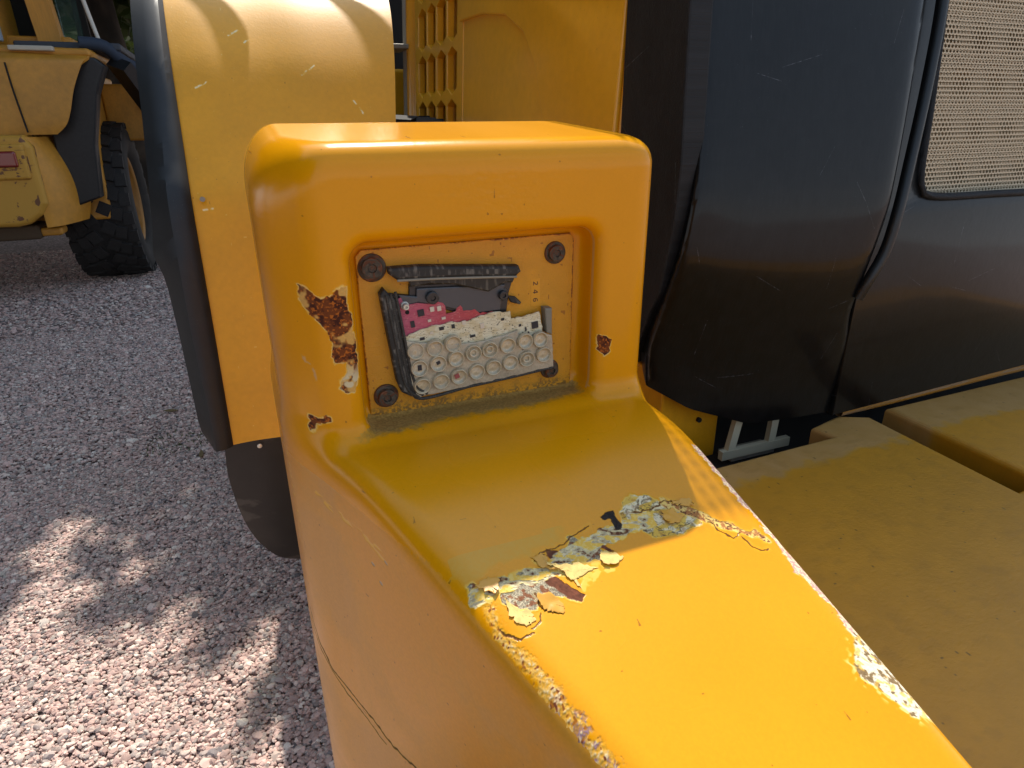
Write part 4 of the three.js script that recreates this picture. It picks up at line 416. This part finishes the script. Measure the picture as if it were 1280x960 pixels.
// added unseen mesh half-shading the slope, and hand rails set by fender streaks
{ const L = []; for (let x = 0.605; x < 0.80; x += 0.0155) L.push(box(0.0052, 0.004, 0.72, x, 2.5, -1.655)); for (let z = -2.01; z < -1.297; z += 0.0155) L.push(box(0.19, 0.004, 0.0052, 0.7, 2.5025, z)); mesh('added_shade_mesh', merge(L), steel, loader); }
{ const off = (p, t) => [p[0] + 0.2 * t, p[1] + t, p[2] - 0.7 * t]; for (const [a, b] of [[[-0.032, 2.0, -2.05], [-0.009, 1.615, -1.735]], [[0.35, 2.0, -2.05], [0.39, 1.74, -1.82]]]) { const A = V(...off(a, 0.9)), B = V(...off(b, 0.9)), d = A.clone().sub(B); const C = A.clone().addScaledVector(d, 0.7), D = B.clone().addScaledVector(d, -0.15); mesh('hand_rail', merge([rod(C.toArray(), D.toArray(), 0.017, 12), rod(C.toArray(), [C.x + 0.9, C.y - 0.55, C.z], 0.017, 12)]), paint, loader); } }

// ---------- loose bits on the ledge and in the slot ----------
{ const M1 = flakePaint, M2 = creamPaint; const spots = [[0.262, -0.722, 0.012, 0.006, 0.3], [0.268, -0.705, 0.014, 0.004, 0.5], [0.283, -0.694, 0.006, 0.002, 0.2], [0.215, -0.716, 0.012, 0.004, 0.1], [0.128, -0.715, 0.006, 0.004, 0.6], [0.142, -0.712, 0.005, 0.003, 2.1]];
  const names = ['yellow chip of paint lying under the tail light plate', 'long cream paint splinter lying in front of the tail light', 'tiny pale sliver beside the cream splinter on the ledge', 'dark crumb of plastic lying below the lens cover', 'small flake in the grey dirt below the left bottom bolt', 'smaller pale flake in the grey dirt below the left bottom bolt'];
  spots.forEach(([x, z, l, w, r], i) => { const s = slab(jag([[-l, -w], [l * 0.8, -w * 0.8], [l, w * 0.5], [-l * 0.6, w]], 0.002, 40 + i), 0, 0.0012, 0.0003, 1); s.rotateX(-Math.PI / 2); const m = mesh(numbered(i === 3 ? 'plastic_crumb' : 'paint_chip'), s, i === 3 ? blackPlastic : i ? M2 : M1, scene); m.position.set(x, slopeH(z) + 0.0015, z); m.rotation.set(0.12, r, 0.08); tag(m, names[i], 'debris'); }); }
{ const g = new THREE.IcosahedronGeometry(0.012, 1), L = []; for (let i = 0; i < 40; i++) { const k = g.clone(), q = 0.3 + 1.1 * rnd() * rnd(); k.scale(q * rr(0.8, 1.7), q * rr(0.4, 0.8), q * rr(0.6, 1.3)); k.rotateY(rr(0, 6)); k.translate(rr(1.31, 1.345), 0.972 + rr(0, 0.02), -0.63 - 0.2 * rnd() * rnd()); L.push(k); } const m = mesh('slot_litter', merge(L), new THREE.MeshStandardMaterial({ map: rep(tex(256, 256, (u, v, o) => { const a = fbm(u * 12, v * 12, 4, 900); o[0] = 50 + 100 * a; o[1] = 42 + 82 * a; o[2] = 32 + 66 * a; }), 2), roughness: 0.95 }), scene); tag(m, 'dirt crumbs and small stones lying in the deck slot', 'dirt', null, 'stuff'); }

// fallen leaves and grass blades among the stones
{ const s = new THREE.Shape(); s.moveTo(0, -1); s.quadraticCurveTo(0.6, -0.1, 0, 1); s.quadraticCurveTo(-0.6, -0.1, 0, -1); const base = new THREE.ExtrudeGeometry(s, { depth: 0.03, bevelEnabled: false, curveSegments: 6 }); base.rotateX(-Math.PI / 2);
  const lm = [new THREE.MeshStandardMaterial({ color: 0x6d5a3a, roughness: 0.8 }), new THREE.MeshStandardMaterial({ color: 0x8c9a3c, roughness: 0.7 })];
  [[-0.42, -3.5, 0.04, 0, 'dry brown leaf lying flat on shaded gravel near the mudflap'], [-0.62, -4.2, 0.045, 0, 'curled brown leaf on shaded gravel, farther from the mudflap'], [-0.75, -1.62, 0.016, 1, 'small green leaf on the sunlit gravel'], [-1.35, -1.85, 0.014, 1, 'tiny green leaf on sunlit gravel away from the tyre shadow']].forEach(([x, z, k, c, label], i) => { const g = base.clone(); g.scale(k, k, k); const m = mesh(numbered('fallen_leaf'), g, lm[c], scene); m.position.set(x, 0.024, z); m.rotation.set(0.15, i * 1.3, 0.1); tag(m, label, 'leaf'); });
  const L = []; for (let i = 0; i < 260; i++) { const c = [[-0.55, -3.75], [-2.6, -5.4], [-2.9, -5.6], [-1.9, -4.6]][i % 4], g = new THREE.ConeGeometry(0.003, rr(0.02, 0.06), 4); g.rotateX(rr(-0.7, 0.7)); g.rotateZ(rr(-0.7, 0.7)); g.translate(c[0] + rr(-0.16, 0.16), 0.02, c[1] + rr(-0.16, 0.16)); L.push(g); } const m = mesh('grass', merge(L), new THREE.MeshStandardMaterial({ color: new THREE.Color().setRGB(0.09, 0.13, 0.03), roughness: 0.8 }), scene); tag(m, 'thin grass blades sprouting through the shaded gravel', 'grass', null, 'stuff'); }

// ---------- the second loader parked behind ----------
const b2 = group('wheel_loader', scene, -2.5, 0, -8.15);
tag(b2, 'older yellow wheel loader parked in tree shade with red tail lamp', 'wheel loader');
{ const L = (g) => g.translate(2.6, 0, 8.6), oldPaint = new THREE.MeshStandardMaterial({ map: rep(mottle([186, 130, 40], 0.14, 5, 40, 0.03, 66), 0.7), roughness: 0.5, bumpMap: rep(paintBump, 3), bumpScale: 0.001 });
  const worn = new THREE.MeshStandardMaterial({ map: rep(tex(512, 512, (u, v, o) => { const g = fbm(u * 9, v * 9, 5, 950), r = ss(0.63, 0.68, g); o[0] = 190; o[1] = 142; o[2] = 50; blend(o, [110, 70, 40], r); }), 1.2), roughness: 0.6 });
  mesh('counterweight', L(slab([[-3.9, 0.84], [-2.08, 0.80], [-1.98, 0.82], [-1.86, 0.9], [-1.80, 1.0], [-1.80, 1.50], [-1.86, 1.60], [-3.9, 1.62]], -8.5, -7.82, 0.05, 5)), worn, b2);
  { const P = []; for (let i = 0; i <= 24; i++) { const t = i / 24, y = mix(0.78, 1.58, t), k = 0.10 * Math.sin(t * 2.6), row = []; for (let j = 0; j <= 10; j++) { const a = j / 10; row.push([mix(-1.86, -1.60 + k - 0.16 * t * t, a), y, -7.86 - 0.55 * a * a - 0.12 * t * a]); } P.push(row); } mesh('counterweight_corner', L(sheet(P, 0.05)), oldPaint, b2); }
  mesh('lamp_surround', L(rbox(-2.45, -1.86, 1.22, 1.53, -7.86, -7.79, 0.03, 4)), worn, b2);
  mesh('tail_lamp', L(rbox(-2.2, -1.925, 1.33, 1.47, -7.81, -7.765, 0.04, 5)), new THREE.MeshPhysicalMaterial({ color: 0x7a160e, roughness: 0.25, clearcoat: 1 }), b2);
  mesh('tow_plate', L(rbox(-2.6, -1.95, 0.66, 0.80, -8.3, -7.95, 0.03)), new THREE.MeshStandardMaterial({ color: 0x4b3a26, roughness: 0.8 }), b2);
  mesh('hitch_lug', L(rbox(-2.0, -1.78, 0.68, 0.76, -8.25, -8.0, 0.03)), oldPaint, b2);
  // rear fender shell
  { const P = [], E = [[1.6, -1.62], [1.68, -1.53], [1.8, -1.47], [2.0, -1.40], [2.2, -1.30], [2.31, -1.22], [2.345, -1.24], [2.35, -1.3]]; for (let i = 0; i <= 40; i++) { const [y, xr] = along(E, i / 40), row = []; for (let j = 0; j <= 12; j++) { const a = j / 12; row.push([mix(-2.6, xr, a), y + 0.02 * Math.sin(a * 3) * (i > 30 ? 1 : 0), -8.0 - 0.10 * a * a - 0.5 * ss(2.2, 2.36, y) * (y - 2.2) * 4 - 0.05 * Math.sin(y * 3)]); } P.push(row); } mesh('rear_fender', L(sheet(P, 0.03)), oldPaint, b2); }
  mesh('fender_top', L(rbox(-3.0, -1.22, 2.27, 2.345, -9.6, -8.2, 0.03)), oldPaint, b2);
  mesh('fender_seam', L(tube([[-1.87, 2.2, -8.01], [-1.86, 2.0, -7.99], [-1.83, 1.62, -7.97]], 0.008, 20, 6)), dark, b2);
  mesh('scuffed_edge', L(rbox(-1.85, -1.5, 2.31, 2.352, -8.22, -8.14, 0.012)), new THREE.MeshStandardMaterial({ color: 0xb9b2a2, roughness: 0.7 }), b2);
  mesh('fender_liner', L(slab([[-1.72, 0.9], [-1.42, 1.0], [-1.36, 1.5], [-1.24, 1.95], [-1.12, 2.2], [-1.2, 2.27], [-1.5, 2.3], [-1.7, 1.7]], -8.42, -8.22, 0.02, 2)), rubber, b2);
  mesh('inner_wall', L(rbox(-3.4, -1.4, 0.75, 2.2, -10.6, -8.5, 0.03)), oldPaint, b2);
  mesh('front_liner', L(bar([-1.05, 2.25, -8.6], [-0.66, 1.35, -9.5], 0.22, 0.12)), rubber, b2);
  mesh('body_side', L(rbox(-1.4, -1.0, 1.5, 2.1, -9.9, -9.5, 0.03)), oldPaint, b2);
  mesh('step_box', L(rbox(-1.05, -0.72, 1.65, 2.15, -10.3, -9.7, 0.03)), oldPaint, b2);
  mesh('battery_box', L(rbox(-1.0, -0.6, 1.8, 2.02, -9.68, -9.4, 0.02)), dark, b2);
  const w = wheel(b2, 2.6 - 1.55, 0.86, 8.6 - 9.35, 1);
  mesh('hood', L(rbox(-4.0, -2.0, 2.34, 2.95, -11.2, -8.4, 0.1, 4)), oldPaint, b2);
  mesh('hood_louvre', L(rbox(-2.12, -1.93, 2.4, 2.72, -8.46, -8.36, 0.015)), new THREE.MeshStandardMaterial({ color: 0x8fa0b0, roughness: 0.6 }), b2);
  mesh('cab_pillar', L(bar([-1.62, 2.34, -8.9], [-1.78, 4.2, -9.0], 0.2, 0.2)), oldPaint, b2); mesh('cab_sill', L(rbox(-2.4, -1.45, 2.34, 2.5, -10.6, -8.9, 0.03)), oldPaint, b2);
  mesh('cab_pillar', L(bar([-1.52, 2.34, -10.35], [-1.56, 4.2, -10.35], 0.09, 0.09)), dark, b2);
  mesh('cab_window', L(rbox(-1.56, -1.545, 2.5, 4.0, -10.3, -9.1, 0.004, 1)), new THREE.MeshPhysicalMaterial({ color: 0x9fc4bd, roughness: 0.05, transmission: 0.9, thickness: 0 }), b2);
  mesh('cab_interior', L(rbox(-2.6, -1.75, 2.5, 3.4, -10.2, -9.4, 0.06)), dark, b2); mesh('cab_roof', L(rbox(-3.4, -1.25, 4.15, 4.3, -10.6, -8.8, 0.05)), oldPaint, b2);
  mesh('grab_rail', L(tube([[-1.18, 2.36, -8.75], [-1.24, 2.7, -8.78], [-1.34, 3.3, -8.85], [-1.42, 3.7, -9.0]], 0.02, 30, 8)), new THREE.MeshStandardMaterial({ color: 0xc9c5ba, roughness: 0.5 }), b2);
  mesh('walkway', L(rbox(-1.9, -1.0, 2.36, 2.43, -10.2, -8.6, 0.02)), new THREE.MeshStandardMaterial({ color: 0x3b4048, roughness: 0.7 }), b2);
  mesh('tarp_roll', L(tube([[-1.35, 2.42, -8.55], [-1.15, 2.4, -8.6], [-1.02, 2.28, -8.7], [-0.86, 2.2, -8.9], [-0.62, 2.22, -9.2]], 0.06, 24, 10)), new THREE.MeshStandardMaterial({ color: 0x2b3646, roughness: 0.8 }), b2);
}

// ---------- trees ----------
const barkMat = new THREE.MeshStandardMaterial({ map: rep(tex(512, 512, (u, v, o) => { const a = fbm(u * 18, v * 5, 5, 970), k = 26 + 60 * a * a; o[0] = k * 1.1; o[1] = k * 0.96; o[2] = k * 0.8; }), 1, 2), roughness: 0.95 });
const leafMat = new THREE.MeshPhysicalMaterial({ color: 0xffffff, vertexColors: true, roughness: 0.7, transmission: 0.35, thickness: 0, side: THREE.DoubleSide });
function tree(name, label, x, z, rTrunk, h, lobes, leaves, size, hue, grp) {
  seed = 4200 + Math.round(x * 10); const t = group(name, scene, x, 0, z); tag(t, label, 'tree', grp);
  const B = []; const path = [[0, -0.05, 0], [0.05, h * 0.3, 0.03], [-0.04, h * 0.6, 0.05], [0.06, h, 0]];
  const curve = new THREE.CatmullRomCurve3(path.map((p) => V(...p))), tg = new THREE.TubeGeometry(curve, 24, 1, 14), tp = tg.attributes.position; for (let i = 0; i < tp.count; i++) { const s = Math.floor(i / 15) / 24, c = curve.getPointAt(s), r = rTrunk * (1 - 0.55 * s) * (1 + 0.35 * Math.exp(-s * 16)) * (1 + 0.06 * vn((i % 14) * 1.3, s * 20, 4)); tp.setXYZ(i, c.x + (tp.getX(i) - c.x) * r, c.y + (tp.getY(i) - c.y) * r, c.z + (tp.getZ(i) - c.z) * r); } tg.computeVertexNormals(); mesh('trunk', tg, barkMat, t);
  lobes.forEach((l) => { const s = rr(0.55, 0.98), c = curve.getPointAt(s); const g = tube([[c.x, c.y, c.z], [mix(c.x, l[0], 0.5), mix(c.y, l[1], 0.4), mix(c.z, l[2], 0.5)], [l[0], l[1], l[2]]], rTrunk * 0.22, 10, 7); mesh('limb', g, barkMat, t); });
  const pos = [], nor = [], col = [], uv = [], idx = [], vol = lobes.reduce((s, l) => s + l[3] ** 2, 0), d = V(), a = V(), b = V();
  for (const l of lobes) { const n = Math.round((leaves * l[3] ** 2) / vol), clumps = []; for (let i = 0; i < 34; i++) { d.set(rr(-1, 1), rr(-1, 1), rr(-1, 1)).normalize().multiplyScalar(Math.cbrt(rr(0.25, 1)) * l[3]); clumps.push([l[0] + d.x, l[1] + d.y * 0.75, l[2] + d.z, l[3] * rr(0.24, 0.42)]); }
    for (let i = 0; i < n; i++) { const c = clumps[Math.floor(rnd() * clumps.length)]; d.set(rr(-1, 1), rr(-1, 1), rr(-1, 1)).normalize().multiplyScalar(Math.cbrt(rnd()) * c[3]); const p = V(c[0] + d.x, c[1] + d.y * 0.7, c[2] + d.z), s = size * rr(0.7, 1.3); a.set(rr(-1, 1), rr(-0.6, 0.4), rr(-1, 1)).normalize(); b.set(rr(-1, 1), rr(-0.4, 0.4), rr(-1, 1)).cross(a).normalize(); const q = a.clone().cross(b), o = pos.length / 3;
      for (const [u, v] of [[-1, 0], [0, -0.42], [1, 0], [0, 0.42]]) { pos.push(p.x + a.x * u * s + b.x * v * s, p.y + a.y * u * s + b.y * v * s, p.z + a.z * u * s + b.z * v * s); nor.push(q.x, q.y, q.z); uv.push(u, v); const k = 0.75 + 0.5 * h2(o, 5); col.push(hue[0] * k, hue[1] * k, hue[2] * k); } idx.push(o, o + 1, o + 2, o, o + 2, o + 3); } }
  const g = new THREE.BufferGeometry(); g.setAttribute('position', new THREE.Float32BufferAttribute(pos, 3)); g.setAttribute('normal', new THREE.Float32BufferAttribute(nor, 3)); g.setAttribute('uv', new THREE.Float32BufferAttribute(uv, 2)); g.setAttribute('color', new THREE.Float32BufferAttribute(col, 3)); g.setIndex(idx); mesh('crown', g, leafMat, t); return t;
}
const crown = (y, r, n, s) => { const o = []; for (let i = 0; i < n; i++) { const a = (i / n) * 6.283 + s; o.push([Math.cos(a) * r * 0.58, y + Math.sin(i * 2.4 + s) * r * 0.22, Math.sin(a) * r * 0.58, r * 0.5]); } o.push([0, y + r * 0.35, 0, r * 0.55]); return o; };
tree('shade_tree', 'tall tree with thick dark trunk behind the parked loader', -1.62, -12.75, 0.40, 6.0, crown(6.4, 5.0, 9, 0.4), 32000, 0.19, [0.06, 0.105, 0.022], 'shade trees round the yard');
tree('shade_tree', 'broad tree whose crown shades the gravel beside the fender', 2.2, -12.95, 0.32, 5.6, crown(6.4, 5.5, 10, 1.1), 46000, 0.19, [0.065, 0.11, 0.022], 'shade trees round the yard');
tree('shade_tree', 'leafy tree shading the older parked loader from its far side', -5.6, -12.6, 0.3, 5.6, crown(6.4, 5.5, 10, 2.2), 46000, 0.19, [0.065, 0.11, 0.022], 'shade trees round the yard');
tree('shade_tree', 'tall tree standing alone by the side of the yard', -7.8, -7.4, 0.3, 5.0, crown(5.6, 5.4, 9, 0.2), 20000, 0.25, [0.06, 0.10, 0.022], 'shade trees round the yard');
tree('shade_tree', 'tall tree at the open end of the yard', -9.0, 1.5, 0.3, 5.0, crown(5.6, 5.4, 9, 3.2), 18000, 0.25, [0.06, 0.10, 0.022], 'shade trees round the yard');
for (let i = 0; i < 6; i++) { const x = -12 + i * 2.6, z = -21 - (i % 2) * 2.2; tree('hedgerow_tree', 'low leafy tree in the sunlit row behind the yard', x, z, 0.16, 3, [[0, 1.8, 0, 1.8], [1.1, 3.4, 0.4, 1.7], [-1.1, 3.7, -0.3, 1.5], [0.2, 4.8, 0, 1.5]], 7500, 0.12, [0.11, 0.17, 0.03], 'trees in the row behind the yard'); }

renderer.render(scene, camera);
